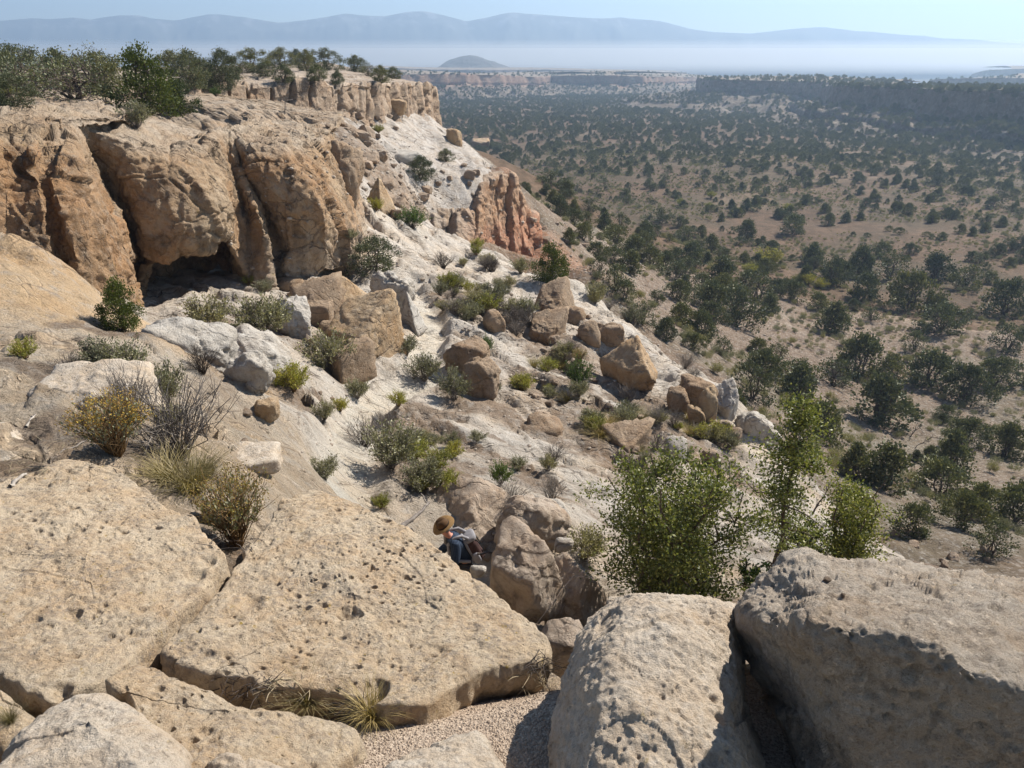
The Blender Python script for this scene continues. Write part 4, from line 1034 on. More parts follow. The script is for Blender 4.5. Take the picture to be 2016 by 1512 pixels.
boulder(765, 800, 196, 222, 'flat topped rock perched on a thin pale stem below the column band', M_BOULDER_TAN, 40, 4)
# near the hiker
boulder(800, 1020, 946, 1120, 'large rough tan outcrop rising right behind the hiker', M_NEARB, 41, 5, y=11.9, depth=0.75, planes=[((-.45, -.45, .75), .55), ((.55, -.5, .65), .62), ((-.4, -.9, .1), .6), ((.5, -.85, .0), .7), ((0, 1, .3), .8), ((0, 0, -1), .9), ((.95, 0, .2), .9), ((-.95, 0, .3), .95)], rough=1.2, sharp=14, grow=1.12)
boulder(985, 1115, 975, 1075, 'dark lichened rock sloping down from the outcrop behind the hiker', M_NEARB, 42, 5, y=11.6, depth=0.9, tilt=0.6, sharp=12)
boulder(968, 1126, 1042, 1218, 'big squared grey brown boulder below the hiker', M_NEARB, 43, 5, y=8.9, depth=0.85, planes=[((-.12, -.28, .9), .62), ((.80, -.55, .12), .74), ((-.55, -.80, -.12), .74), ((.1, -.8, -.62), .82), ((.75, .4, .5), .72), ((0, 1, 0), .9), ((-.95, .2, .1), .85), ((0, 0, -1), .95)], sharp=17, rough=0.8)
boulder(1078, 1198, 1102, 1236, 'brown boulder leaning behind the big squared one', M_NEARB, 44, 5, y=9.0, dy=0.35, depth=0.8, sharp=13, planes=[((-.3, -.3, .88), .6), ((.75, -.5, .2), .7), ((-.2, -.95, -.1), .7), ((0, 1, 0), .9), ((-.95, .2, .1), .9), ((0, 0, -1), .95), ((.5, .3, .8), .75)])
boulder(1062, 1150, 1232, 1320, 'grey flat rock down in the gap between tan slab and pale boulder', M_NEARB, 45, 4, y=4.6, sharp=14)
boulder(1092, 1128, 1058, 1082, 'pale egg sized stone beside the big squared boulder', M_BOULDER_WHITE, 46, 3, y=10.5, sharp=7)
boulder(926, 956, 1112, 1134, 'small grey stone at the heel of the hiker', M_BOULDER_WHITE, 47, 3, y=9.8, sharp=7)
boulder(1060, 1120, 985, 1052, 'pale broken ledge between outcrop and oak bush', M_BOULDER_WHITE, 48, 4, y=12.6, sharp=14)
# left foreground
boulder(78, 275, 738, 832, 'flat rounded boulder lying on dark soil with a black hollow at its left end', M_PALE, 49, 5, sharp=11, rough=1.0, dy=0.3, depth=0.75, planes=[((-.05, -.15, 1), .5), ((.5, -.8, .1), .8), ((-.5, -.8, .1), .8), ((0, 1, 0), .9), ((0, 0, -1), .6), ((1, 0, .1), .95), ((-1, 0, .1), .9)])
boulder(400, 452, 968, 1046, 'small pale block showing between grass clump and yellow flowered bush', M_PALE, 50, 4, sharp=14, dy=0.1)
boulder(500, 545, 785, 830, 'small brown broken rock jutting from the pale slope', M_BOULDER_TAN, 51, 4)
boulder(455, 545, 885, 925, 'brown undercut lip of rock right of the grass clump', M_PALE, 52, 4, planes=[((-.05, -.15, 1), .5), ((.5, -.8, -.3), .8), ((-.5, -.8, -.3), .8), ((0, 1, 0), .9), ((0, 0, -1), .6), ((1, 0, .1), .95), ((-1, 0, .1), .9)], sharp=12)
boulder(-20, 50, 845, 905, 'smooth pale rock slab edge beside dark soil', M_PALE, 53, 5, sharp=12, depth=0.8, dy=0.4)
# ------------------------------------------------------------------ scree: loose stones one can count, and the small stuff between them
LANDMARKS = {}
ORD = ['nearest'] + [w + ' nearest' for w in 'second third fourth fifth sixth seventh eighth ninth tenth eleventh twelfth thirteenth fourteenth fifteenth sixteenth seventeenth eighteenth nineteenth twentieth twenty-first twenty-second twenty-third twenty-fourth twenty-fifth twenty-sixth twenty-seventh twenty-eighth twenty-ninth thirtieth'.split()]
def ranked(items, marks, fmt, most, rest):
    """items: (u, v, words); each goes to its nearest landmark and is told by its rank there"""
    by = {}
    for i, (u, v, w) in enumerate(items):
        k = min(marks, key=lambda m: (marks[m][0] - u) ** 2 + (marks[m][1] - v) ** 2)
        by.setdefault(k, []).append((math.hypot(marks[k][0] - u, marks[k][1] - v), i))
    out = [None] * len(items)
    for k, L in by.items():
        for n, (d, i) in enumerate(sorted(L)):
            out[i] = fmt.format(w=items[i][2], n=ORD[n], k=k) if n < most else rest.format(k=k)
    return out
def to_px(p):
    x, y, z = p; yy = CP * y - SP * z; up = SP * y + CP * z
    return 1008 + FPX * x / yy, 756 - FPX * up / yy
stone_protos = []
for s in range(7):
    p, F = rock_geo(300 + s, 3, 9, rough=0.8, sharp=26)
    lo, hi = p.min(0), p.max(0); p = (p - (lo + hi) / 2) / (hi - lo)
    stone_protos.append(mesh_np('rock', p, F, False))
M_SCREE = rock_mat('scree_stone', (0.345, 0.265, 0.195), sc=1.2, world=False, bump=0.5, dark=0.45, pale=(0.42, 0.355, 0.28), stain=(0.85, 0.7, 0.55), objvar=0.25)
for m in stone_protos: m.materials.append(M_SCREE)
rs = random.Random(5)
STONES = []
def scree(n, area, size, spread=1.0):
    """stones thrown over a piece of slope: area = list of (u, v, radius in pixels)"""
    k = 0
    while k < n:
        u, v, r = rs.choice(area)
        a = rs.random() * 6.283; q = r * math.sqrt(rs.random()) * spread
        uu, vv = u + q * math.cos(a), v + q * math.sin(a) * 0.8
        h = hit(uu, vv)
        k += 1
        if h is None or h[1] > 110: continue
        px = size[0] + (size[1] - size[0]) * rs.random() ** 2.2
        STONES.append((uu, vv, h[0], px / FPX * h[1], px))
scree(44, [(720, 300, 45), (700, 270, 35), (745, 340, 45), (770, 375, 40), (800, 405, 35), (690, 320, 30)], (9, 30))
scree(14, [(690, 245, 25), (660, 250, 20), (760, 250, 30)], (8, 20))
scree(12, [(850, 400, 40), (900, 350, 40)], (9, 22))
scree(16, [(1150, 660, 50), (1120, 690, 50)], (10, 28))
scree(20, [(1060, 790, 50), (1130, 750, 50), (1180, 860, 50), (1010, 770, 30)], (9, 30))
scree(26, [(1280, 860, 60), (1350, 880, 60), (1410, 860, 45), (1240, 900, 50)], (10, 34))
scree(10, [(1000, 1010, 40), (940, 1090, 30), (1080, 1050, 30)], (10, 26))
scree(8, [(520, 810, 40), (480, 900, 40), (640, 790, 40)], (8, 20))
scree(10, [(620, 640, 50), (560, 570, 40)], (9, 24))
scree(12, [(1120, 460, 50), (1090, 540, 25), (1060, 430, 20)], (8, 20))
scree(14, [(1800, 1090, 90), (1760, 1060, 50), (1900, 1110, 60), (1680, 1130, 60)], (9, 26))
marks = {'triangular tan rock': (742, 385), 'column band of the mesa rim': (700, 235), 'red cliff': (960, 420), 'big faceted boulder': (1245, 722), 'wedge boulder with black shadow': (1080, 645), 'touching boulder pair': (930, 720),
         'squarish brown block at the slab edge': (1074, 847), 'flat pale rock above the oak bush': (1238, 864), 'hoodoo on the slope rim': (1390, 795), 'hiker': (885, 1055), 'large orange-faced block': (718, 645), 'big whitish rounded boulder': (496, 708), 'huge shadowed boulder': (1800, 1105)}
lab = ranked([(a[0], a[1], ('chunky' if a[4] > 20 else 'small') + ' ' + rs.choice(['angular', 'blocky', 'broken', 'rough'])) for a in STONES], marks, '{w} loose rock {n} to the {k}', 30, 'loose scree rock lying farther out around the {k}')
for (u, v, p, s, px), lb in zip(STONES, lab):
    o = link('rock', rs.choice(stone_protos))
    o.rotation_euler = (rs.uniform(-.4, .4), rs.uniform(-.4, .4), rs.uniform(0, 6.28))
    o.scale = (s * rs.uniform(.9, 1.25), s * rs.uniform(.8, 1.2), s * rs.uniform(.6, .9))
    o.location = p + Vector((0, 0, 0.14 * s))
    tag(o, lb, 'rock', 'loose rocks on the slope')
def scatter_mesh(name, protoV, protoF, pos, scale, rng, mat, squash=0.7, parent=None):
    n = len(pos)
    a = rng.random(n) * 6.283; ca, sa = np.cos(a), np.sin(a)
    sx = scale * (0.8 + 0.5 * rng.random(n)); sy = scale * (0.8 + 0.5 * rng.random(n)); sz = scale * squash * (0.7 + 0.6 * rng.random(n))
    k = protoV[None] * np.stack([sx, sy, sz], 1)[:, None, :]
    V = np.stack([k[..., 0] * ca[:, None] - k[..., 1] * sa[:, None], k[..., 0] * sa[:, None] + k[..., 1] * ca[:, None], k[..., 2]], -1) + np.asarray(pos)[:, None, :]
    F = (protoF[None] + (np.arange(n) * len(protoV))[:, None, None]).reshape(-1, 3)
    rv = np.repeat(rng.random(n), len(protoV))
    return tag(link(name, mesh_np(name, V.reshape(-1, 3), F, False, {'rnd': ('POINT', 'FLOAT', rv)}), mat, parent), kind='stuff')
def stone_mat(name, a, b):
    t = NT(name); r = t.attr('rnd', 'Fac')
    t.l(t.mix(0.5, t.ramp(r, [(0.0, a), (1.0, b)]), t.mix(t.noise(t.coords(True), 12, 3), a, b)), t.b.inputs['Base Color'])
    return t.m
gr = np.random.default_rng(11)
# small stones over the slope
pos = []; sc_ = []
while len(pos) < 2200:
    u, v = gr.uniform(420, 1560), gr.uniform(240, 1120)
    if gr.random() > 0.25:
        c = [(720, 310, 90), (790, 390, 70), (1130, 690, 120), (1080, 790, 130), (1300, 870, 150), (930, 610, 120), (640, 640, 90), (1000, 1040, 90), (800, 900, 120), (1150, 480, 120)][gr.integers(10)]
        u = c[0] + gr.normal() * c[2] * 0.55; v = c[1] + gr.normal() * c[2] * 0.35
    h = hit(u, v)
    if h is None or h[1] > 120 or h[1] < 6: continue
    s = (2.5 + 6 * gr.random() ** 3) / FPX * h[1]
    pos.append(h[0][:]); sc_.append(s)
V1, F1 = ico(1)
scatter_mesh('rubble', V1 * 0.6, F1, pos, np.array(sc_), gr, stone_mat('rubble_stone', (0.22, 0.165, 0.12), (0.44, 0.38, 0.31)))
# loose grit on the path at the viewer's feet
pos = []; sc_ = []
while len(pos) < 5200:
    u, v = gr.uniform(560, 1120), gr.uniform(1270, 1512)
    h = hit(u, v)
    if h is None or h[1] > 6: continue
    g_ = SURF[2].ray_cast(Vector((0, 0, 0)), Vector(ray(u, v)).normalized(), 50)
    if g_[0] is None or g_[3] > h[1] + 0.01: continue
    pos.append((h[0] + Vector((0, 0, 0.001)))[:]); sc_.append(0.0022 + 0.008 * gr.random() ** 4)
OV = np.array([(1, 0, 0), (-1, 0, 0), (0, 1, 0), (0, -1, 0), (0, 0, 1), (0, 0, -1)], float); OF = np.array([(0, 2, 4), (2, 1, 4), (1, 3, 4), (3, 0, 4), (2, 0, 5), (1, 2, 5), (3, 1, 5), (0, 3, 5)])
scatter_mesh('gravel', OV, OF, pos, np.array(sc_), gr, stone_mat('grit', (0.22, 0.165, 0.12), (0.46, 0.37, 0.285)))
# ------------------------------------------------------------------ plants
def tubes(paths, sides=5):
    """paths: list of (points (n,3), radii (n,)) -> vertices, quads"""
    Vs, Fs, o = [], [], 0
    for pts_, r in paths:
        pts_ = np.asarray(pts_, float); r = np.asarray(r, float); n = len(pts_)
        t = np.gradient(pts_, axis=0); t /= np.linalg.norm(t, axis=1)[:, None] + 1e-9
        ref = np.array([0.31, 0.95, 0.12]); a = np.cross(t, ref); a /= np.linalg.norm(a, axis=1)[:, None] + 1e-9; b = np.cross(t, a)
        th = np.arange(sides) / sides * 2 * np.pi
        ring = pts_[:, None] + r[:, None, None] * (np.cos(th)[None, :, None] * a[:, None] + np.sin(th)[None, :, None] * b[:, None])
        Vs.append(ring.reshape(-1, 3))
        i = np.arange(n - 1)[:, None]; j = np.arange(sides)[None]
        q = np.stack([i * sides + j, i * sides + (j + 1) % sides, (i + 1) * sides + (j + 1) % sides, (i + 1) * sides + j], -1).reshape(-1, 4)
        Fs.append(q + o); o += n * sides
    return np.concatenate(Vs), np.concatenate(Fs)
def leaves(base, d, length, width, rng):
    """one small bent rhombus for each leaf or spray"""
    n = len(base)
    d = d / (np.linalg.norm(d, axis=1)[:, None] + 1e-9)
    r = rng.normal(size=(n, 3)); s = np.cross(d, r); s /= np.linalg.norm(s, axis=1)[:, None] + 1e-9
    L = (length * np.ones(n))[:, None]; W = (width * np.ones(n))[:, None]
    tip = base + d * L; mid = base + d * L * 0.45
    V = np.stack([base, mid + s * W, tip, mid - s * W], 1).reshape(-1, 3)
    F = np.arange(n * 4).reshape(n, 4)
    return V, F, np.repeat(rng.random(n), 4)
def leaf_mesh(name, parts, mat):
    V = np.concatenate([p[0] for p in parts]); R = np.concatenate([p[2] for p in parts])
    o = 0; Fs = []
    for p in parts: Fs.append(p[1] + o); o += len(p[0])
    me = mesh_np(name, V, np.concatenate(Fs), False, {'rnd': ('POINT', 'FLOAT', R)})
    me.materials.append(mat); return me
def wood_mesh(name, paths, mat, sides=5):
    V, F = tubes(paths, sides); me = mesh_np(name, V, F, True); me.materials.append(mat); return me
def limb(rng, a, b, r0, r1, n=5, wig=0.08):
    t = np.linspace(0, 1, n)[:, None]; a = np.asarray(a, float); b = np.asarray(b, float)
    L = np.linalg.norm(b - a); p = a + (b - a) * t
    p[1:-1] += rng.normal(size=(n - 2, 3)) * wig * L
    return p, np.linspace(r0, r1, n)
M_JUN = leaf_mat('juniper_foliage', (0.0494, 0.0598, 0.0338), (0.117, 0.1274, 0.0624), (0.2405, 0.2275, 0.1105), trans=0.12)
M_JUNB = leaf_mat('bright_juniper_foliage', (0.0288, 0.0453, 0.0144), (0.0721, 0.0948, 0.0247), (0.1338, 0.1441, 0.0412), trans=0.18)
M_OAK = leaf_mat('oak_foliage', (0.0641, 0.0798, 0.0217), (0.1601, 0.1767, 0.0455), (0.3094, 0.2964, 0.0921), trans=0.28, rough=0.45)
M_SAGE = leaf_mat('sage_foliage', (0.138, 0.1323, 0.0747), (0.2415, 0.23, 0.138), (0.3565, 0.3335, 0.1955), trans=0.2)
M_YELLOW = leaf_mat('rabbitbrush_bloom', (0.20, 0.11, 0.025), (0.34, 0.22, 0.04), (0.46, 0.35, 0.07), trans=0.2)
M_LIME = leaf_mat('chamisa_foliage', (0.16, 0.17, 0.035), (0.27, 0.27, 0.055), (0.40, 0.37, 0.08), trans=0.25)
M_GREEN = leaf_mat('fresh_green_foliage', (0.045, 0.085, 0.02), (0.085, 0.14, 0.03), (0.15, 0.19, 0.05), trans=0.25)
M_GRASS = leaf_mat('dry_grass_blade', (0.13, 0.11, 0.04), (0.27, 0.21, 0.09), (0.46, 0.37, 0.20), trans=0.2)
M_STEM = plain_mat('tan_stem', (0.26, 0.17, 0.08), (0.16, 0.10, 0.05), 20)
M_TWIG = plain_mat('grey_twig', (0.24, 0.21, 0.18), (0.12, 0.10, 0.085), 14)
M_DARKTWIG = plain_mat('dark_twig', (0.11, 0.09, 0.075), (0.05, 0.04, 0.035), 14)
M_BARK = plain_mat('juniper_bark', (0.15, 0.115, 0.09), (0.07, 0.055, 0.045), 9, bump=0.6)
M_PALEWOOD = plain_mat('weathered_wood', (0.40, 0.36, 0.31), (0.22, 0.19, 0.16), 14)

def juniper(seed, h=1.0, w=0.55, nclu=42, per=42, leaf=0.05, cone=0.0, lumps=0.25, bare=0.15, mat=None, low=0.02, asp=0.4, rad_=0.13):
    """crown and trunk meshes of unit height"""
    rng = np.random.default_rng(seed)
    z = rng.random(nclu * 3) ** 1.15 * (0.97 - low) + low
    a = rng.random(nclu * 3) * 2 * np.pi
    prof = np.sin(np.pi * np.clip(0.17 + 0.83 * z, 0.02, 1) ** (0.62 + 0.3 * (1 - cone))) ** 0.75 * (1 - cone * z)
    lobe = 1 + lumps * np.sin(a * 2 + seed) + lumps * 0.7 * np.sin(a * 3 + seed * 1.7 + z * 5)
    rr = w * np.clip(prof * lobe, 0.05, 2) * (0.35 + 0.65 * rng.random(nclu * 3) ** 0.45)
    c = np.stack([rr * np.cos(a), rr * np.sin(a), z], 1)
    keep = [0]
    for i in range(1, len(c)):       # keep clusters apart so that gaps show
        if len(keep) >= nclu: break
        if np.min(np.linalg.norm(c[keep] - c[i], axis=1)) > rad_ * 0.55: keep.append(i)
    c = c[keep] * h
    parts = []; paths = []
    nst = 3 + int(rng.integers(3))
    stems = []
    for k in range(nst):
        an = k / nst * 6.283 + rng.random(); top_ = np.array([w * 0.3 * math.cos(an), w * 0.3 * math.sin(an), h * rng.uniform(.55, .85)])
        p, r = limb(rng, [0.02 * math.cos(an), 0.02 * math.sin(an), -0.04], top_, 0.032 * h, 0.010 * h, 6, 0.05)
        stems.append(p); paths.append((p, r))
    for q in c:
        s = stems[int(rng.integers(nst))]; d = np.linalg.norm(s - q, axis=1) + (s[:, 2] > q[2]) * 0.6
        a0 = s[int(np.argmin(d))]
        paths.append(limb(rng, a0, q, 0.009 * h, 0.003 * h, 4, 0.07))
        n = int(per * rng.uniform(.6, 1.4))
        if rng.random() < bare * (1.2 - q[2] / h):
            for _ in range(3):
                paths.append(limb(rng, q, q + rng.normal(size=3) * rad_ * h * 0.9 + np.array([0, 0, 0.03]), 0.003 * h, 0.001 * h, 3, 0.1))
            n = int(n * 0.25)
        off = rng.normal(size=(n, 3)) * rad_ * h * np.array([0.62, 0.62, 0.5])
        b = q + off; b[:, 2] = np.maximum(b[:, 2], 0.0)
        out = b - np.array([0, 0, h * 0.25]); out /= np.linalg.norm(out, axis=1)[:, None] + 1e-6
        d = out * 0.7 + np.array([0, 0, 0.65]) + rng.normal(size=(n, 3)) * 0.55
        L = leaf * h * rng.uniform(.6, 1.5, n)
        V, F, R = leaves(b, d, L, L * asp, rng)
        # spray colour value rises from the middle of each cluster outwards, plus a random part
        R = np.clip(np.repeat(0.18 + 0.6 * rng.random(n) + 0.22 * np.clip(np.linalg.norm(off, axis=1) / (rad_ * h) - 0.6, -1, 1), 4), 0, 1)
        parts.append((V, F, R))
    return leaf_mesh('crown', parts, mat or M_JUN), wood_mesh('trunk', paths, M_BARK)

def shrub(seed, kind='sage', n=60, dens=1.0):
    """a small shrub of unit height: stems fan out from the base, leaves or flowers sit along their outer part"""
    rng = np.random.default_rng(seed)
    paths = []; parts = []; flow = []
    for k in range(n):
        an = rng.random() * 6.283; sp = math.sqrt(rng.random()) * (0.62 if kind != 'brush' else 0.55)
        L = rng.uniform(.72, 1.05)
        tip = np.array([math.cos(an) * sp, math.sin(an) * sp, math.sqrt(max(0.05, 1 - (sp * 1.25) ** 2))]) * L
        base = np.array([math.cos(an), math.sin(an), 0]) * 0.06 * rng.random()
        p, r = limb(rng, base, tip, 0.010, 0.004, 5, 0.05)
        p[1:-1, :2] *= 0.8
        paths.append((p, r))
        for _ in range(3 if kind in ('sage', 'twig', 'lime') else 1):
            t = rng.uniform(.35, .85); a0 = p[0] + (p[-1] - p[0]) * t
            q = a0 + (p[-1] - p[0]) * 0.25 + rng.normal(size=3) * 0.10
            paths.append((np.array([a0, (a0 + q) / 2 + rng.normal(size=3) * .012, q]), np.array([.005, .004, .002])))
            if kind in ('sage', 'lime'):
                m = int(16 * dens); t = rng.random(m)[:, None]
                b = a0 + (q - a0) * t + rng.normal(size=(m, 3)) * 0.028
                parts.append(leaves(b, (q - a0) + rng.normal(size=(m, 3)) * 0.12, 0.055 * rng.uniform(.6, 1.4, m), 0.016, rng))
            if kind == 'twig':
                for _ in range(2):
                    e = q + rng.normal(size=3) * 0.10
                    paths.append((np.array([(a0 + q) / 2, e]), np.array([.003, .0015])))
        m = int((26 if kind in ('sage', 'lime') else 10) * dens)
        if kind in ('sage', 'lime', 'brush', 'green'):
            t = rng.uniform(.45, 1.0, m)[:, None]; b = p[0] + (p[-1] - p[0]) * t + rng.normal(size=(m, 3)) * (0.035 if kind != 'brush' else 0.02)
            parts.append(leaves(b, np.array([0, 0, .5]) + (p[-1] - p[0]) + rng.normal(size=(m, 3)) * 0.6, 0.06 * rng.uniform(.6, 1.4, m), 0.013, rng))
        if kind == 'brush':
            m = int(20 * dens)
            b = p[-1] + rng.normal(size=(m, 3)) * np.array([.05, .05, .045])
            flow.append(leaves(b, rng.normal(size=(m, 3)) + np.array([0, 0, .8]), 0.020 * rng.uniform(.6, 1.5, m), 0.009, rng))
    return paths, parts, flow
def grass(seed, n=220, spread=0.55, curl=0.5, wd=0.0055):
    rng = np.random.default_rng(seed); Vs = []; Fs = []; Rs = []; o = 0
    for k in range(n):
        an = rng.random() * 6.283; sp = rng.random() ** 0.7 * spread; L = rng.uniform(.3, 1.05)
        b = np.array([math.cos(an), math.sin(an), 0]) * 0.16 * rng.random()
        t = np.linspace(0, 1, 5)[:, None]
        d = np.array([math.cos(an) * sp, math.sin(an) * sp, 1.0 - 0.45 * sp])
        a2 = an + rng.normal() * 1.1
        p = b + d * t * L + np.array([math.cos(a2), math.sin(a2), -0.6]) * (t ** 2.2) * curl * L * rng.uniform(.2, 1)
        s = np.array([-math.sin(an), math.cos(an), 0]) * wd
        w = (1 - t ** 1.5) + 0.08
        V = np.concatenate([p + s * w, p - s * w]); F = np.array([(i, i + 1, i + 6, i + 5) for i in range(4)])
        Vs.append(V); Fs.append(F + o); Rs.append(np.full(10, rng.random())); o += 10
    return np.concatenate(Vs), np.concatenate(Fs), np.concatenate(Rs)

# --- kinds of shrub, each built once; every plant in the picture is then an object of its own with its own copies of the parts
KIND = {}
def tall(p, hpx):
    """the height in metres of something at p that spans hpx pixels of the photograph"""
    v0 = to_px(p)[1]; s = 1.0
    for _ in range(4):
        s *= hpx / max(1e-6, v0 - to_px((p[0], p[1], p[2] + s))[1])
    return s
def kind_shrub(key, seed, kind, leafm, stemm=None, n=60, dens=1.0, flower=None):
    pa, le, fl = shrub(seed, kind, n, dens)
    d = [('stems', wood_mesh('stems', pa, stemm or M_STEM, 3))]
    if le: d.append(('foliage', leaf_mesh('foliage', le, leafm)))
    if fl: d.append(('flowers', leaf_mesh('flowers', fl, flower or M_YELLOW)))
    KIND.setdefault(key, []).append(d)
for s in (1, 2, 3): kind_shrub('sage', 400 + s, 'sage', M_SAGE, M_TWIG, 46, 0.9)
for s in (1, 2): kind_shrub('lime', 410 + s, 'lime', M_LIME, M_STEM, 40, 1.0)
for s in (1, 2): kind_shrub('brush', 420 + s, 'brush', M_SAGE, M_STEM, 90, 1.0)
for s in (1, 2): kind_shrub('twig', 430 + s, 'twig', None, M_TWIG, 44)
kind_shrub('darktwig', 433, 'twig', None, M_DARKTWIG, 50)
for s in (1, 2): kind_shrub('green', 440 + s, 'sage', M_GREEN, M_BARK, 36, 1.0)
for s in (1, 2, 3):
    V, F, R = grass(450 + s, 420, 0.62, 0.75); KIND.setdefault('grass', []).append([('blades', leaf_mesh('blades', [(V, F, R)], M_GRASS))])
NAMES = {'sage': 'sagebrush', 'lime': 'chamisa_bush', 'brush': 'rabbitbrush', 'twig': 'dry_bush', 'darktwig': 'dead_bush', 'green': 'green_bush', 'grass': 'grass_tuft'}
CATS = {'sage': 'shrub', 'lime': 'shrub', 'brush': 'shrub', 'twig': 'dry bush', 'darktwig': 'dead bush', 'green': 'bush', 'grass': 'grass tuft'}
pr = random.Random(3)
def plant(kind, u, v, hpx, label, wide=1.0, i=None, lean=0.0, group=None, sink=0.03):
    """a shrub whose foot stands at pixel (u, v) on whatever ground is there"""
    h = hit(u, v)
    if h is None: return None
    p = h[0]; s = tall(p, hpx)
    if kind == 'grass': s *= 1.15
    d = KIND[kind][pr.randrange(len(KIND[kind])) if i is None else i]
    r = empty(NAMES[kind], (p.x, p.y, p.z - sink * s), pr.uniform(0, 6.28))
    r.rotation_euler = (0, lean, 0) if lean else (0, 0, pr.uniform(0, 6.28))
    r.scale = (s * wide, s * wide, s)
    tag(r, label, CATS[kind], group)
    for nm, me in d:
        o = bpy.data.objects.new(nm, me); COL.objects.link(o); o.parent = r
    return r

# --- named plants near the viewer
plant('brush', 230, 895, 120, 'orange brown rabbitbrush throwing a long shadow over dark soil', 1.15, 0)
plant('brush', 468, 1075, 150, 'yellow flowered rabbitbrush growing in the crack between the two big slabs', 0.85, 1, sink=0.02)
plant('grass', 378, 968, 112, 'tall green and straw grass clump in front of the dry bush', .95, 0)
plant('grass', 330, 945, 70, 'sprawling straw clump at the left foot of the tall grass clump', 1.3, 1)
plant('grass', 408, 935, 60, 'short golden grass behind the tall grass clump', 1.0, 2)
plant('twig', 360, 900, 150, 'tangle of bare grey twigs behind the grass clump', 1.25, 0)
plant('sage', 250, 760, 90, 'pale green sagebrush left of the trail, tall thin stems', 1.15, 0)
plant('sage', 205, 735, 70, 'silvery green sagebrush behind the flat rounded boulder', 1.2, 1)
plant('twig', 265, 830, 110, 'thin leafy bare-stemmed bush rising above the rabbitbrush', 0.9, 1)
plant('sage', 330, 800, 90, 'wispy light green bush beside the bare twigs', 0.8, 2)
plant('sage', 335, 850, 55, 'low grey green bush at the foot of bare twigs', 1.0, 0)
plant('lime', 50, 705, 40, 'low yellow green shrub on the pale rock bench', 1.3, 0)
plant('darktwig', 140, 735, 40, 'dark matted dead brush on the rock bench', 1.6, 0)
plant('darktwig', 400, 735, 60, 'grey dead bush sprawling down the whitish hump', 1.0, 0)
plant('grass', 150, 770, 32, 'flattened grassy weed beside the flat rounded boulder', 1.8, 1)
plant('grass', 607, 1385, 62, 'spiky straw coloured grass tuft behind the white stick', 1.1, 1)
plant('grass', 735, 1415, 75, 'grass tuft growing out of the gravel edge', 0.85, 2)
plant('grass', 22, 1420, 36, 'tiny dry weed on the little corner slab', 0.9, 1)
plant('green', 985, 955, 48, 'small bright green seedling pine above the outcrop behind the hiker', 0.8, 0)
# --- shrubs on the slope
plant('sage', 412, 655, 75, 'round olive shrub under the mouth of the large cave', 1.15, 1)
plant('sage', 522, 665, 90, 'round olive shrub beside the rock pile, largest below the cliff', 1.15, 2)
plant('sage', 650, 735, 85, 'grey green shrub in front of the orange-faced block', 1.1, 0)
plant('lime', 578, 770, 55, 'yellowish shrub on the smooth pale slope, above the broken rock', 1.2, 1)
plant('sage', 640, 825, 36, 'dark small shrub at the edge of the trail dip', 1.1, 1)
plant('sage', 703, 785, 40, 'small olive shrub on the near bank of the trail', 1.1, 2)
plant('lime', 670, 810, 30, 'tiny yellow green shrub between two olive ones', 1.0, 0)
plant('lime', 785, 800, 30, 'lone yellowish tuft on the white slab', 1.1, 1)
plant('sage', 835, 750, 55, 'grey shrub on the far bank of the trail', 1.1, 0)
plant('sage', 895, 785, 60, 'dark olive shrub at the foot of the touching boulder pair', 1.0, 1)
plant('green', 957, 695, 34, 'small upright green bush beside the touching boulder pair', 0.8, 1)
plant('green', 1138, 765, 62, 'upright dark green bush with a yellow crown bush behind', 0.75, 0)
plant('brush', 1140, 715, 30, 'golden flower bush behind the upright green bush', 1.0, 0)
plant('sage', 800, 700, 42, 'dark green shrub at the right foot of the orange-faced block', 1.2, 2)
plant('sage', 770, 920, 90, 'large grey sagebrush in the soil pocket beside the trail', 1.1, 0)
plant('twig', 720, 880, 60, 'pale dry bush at the upper end of the soil pocket', 1.2, 0)
plant('twig', 760, 855, 50, 'dry pinkish bush under the broken slab edge', 1.2, 1)
plant('sage', 835, 965, 60, 'grey dry sagebrush just uphill of the hiker', 1.2, 1)
plant('sage', 640, 945, 48, 'greenish sagebrush on the lip beside the white trough', 1.1, 2)
plant('lime', 750, 1000, 28, 'small olive tuft in the hollow above the broad slab', 1.2, 0)
plant('lime', 880, 965, 40, 'pale yellow sage beside the outcrop behind the hiker', 1.2, 1)
plant('twig', 1085, 985, 55, 'dry pale bush between outcrop and oak bush', 1.0, 1)
plant('twig', 1000, 1000, 50, 'grey bush on the dark lichened rock', 1.3, 0)
plant('sage', 940, 868, 20, 'green tuft on the slab crack', 1.6, 1)
plant('sage', 1150, 1100, 60, 'grey sagebrush at the left foot of the oak bush', 1.2, 0)
plant('darktwig', 873, 528, 34, 'grey dead shrub on the white slope below the red cliff', 1.3, 0)
plant('darktwig', 965, 535, 30, 'black dead stump bush on the white slope', 1.1, 0)
plant('lime', 740, 415, 28, 'pale yellow bush on top of the white slope, below the triangular rock', 1.1, 0)
plant('green', 812, 450, 42, 'bright green shrub at the foot of the brown lower cliff', 1.5, 1)
plant('lime', 940, 490, 22, 'small yellowish tuft at the top edge of the white slope', 1.3, 1)
plant('lime', 745, 262, 18, 'faint yellow shrub among the rubble under the column band', 1.5, 0)
plant('sage', 270, 250, 52, 'silver green bush on the cliff top before the big juniper', 1.2, 1)
plant('lime', 20, 190, 22, 'yellow grass bush on the mesa edge', 1.5, 1)
plant('green', 425, 190, 20, 'bright low bush at the start of the column band', 1.5, 0)
plant('sage', 520, 575, 26, 'low shrub between the two caves', 1.5, 2)
plant('lime', 490, 560, 20, 'tiny yellow shrub at the cliff foot', 1.3, 0)
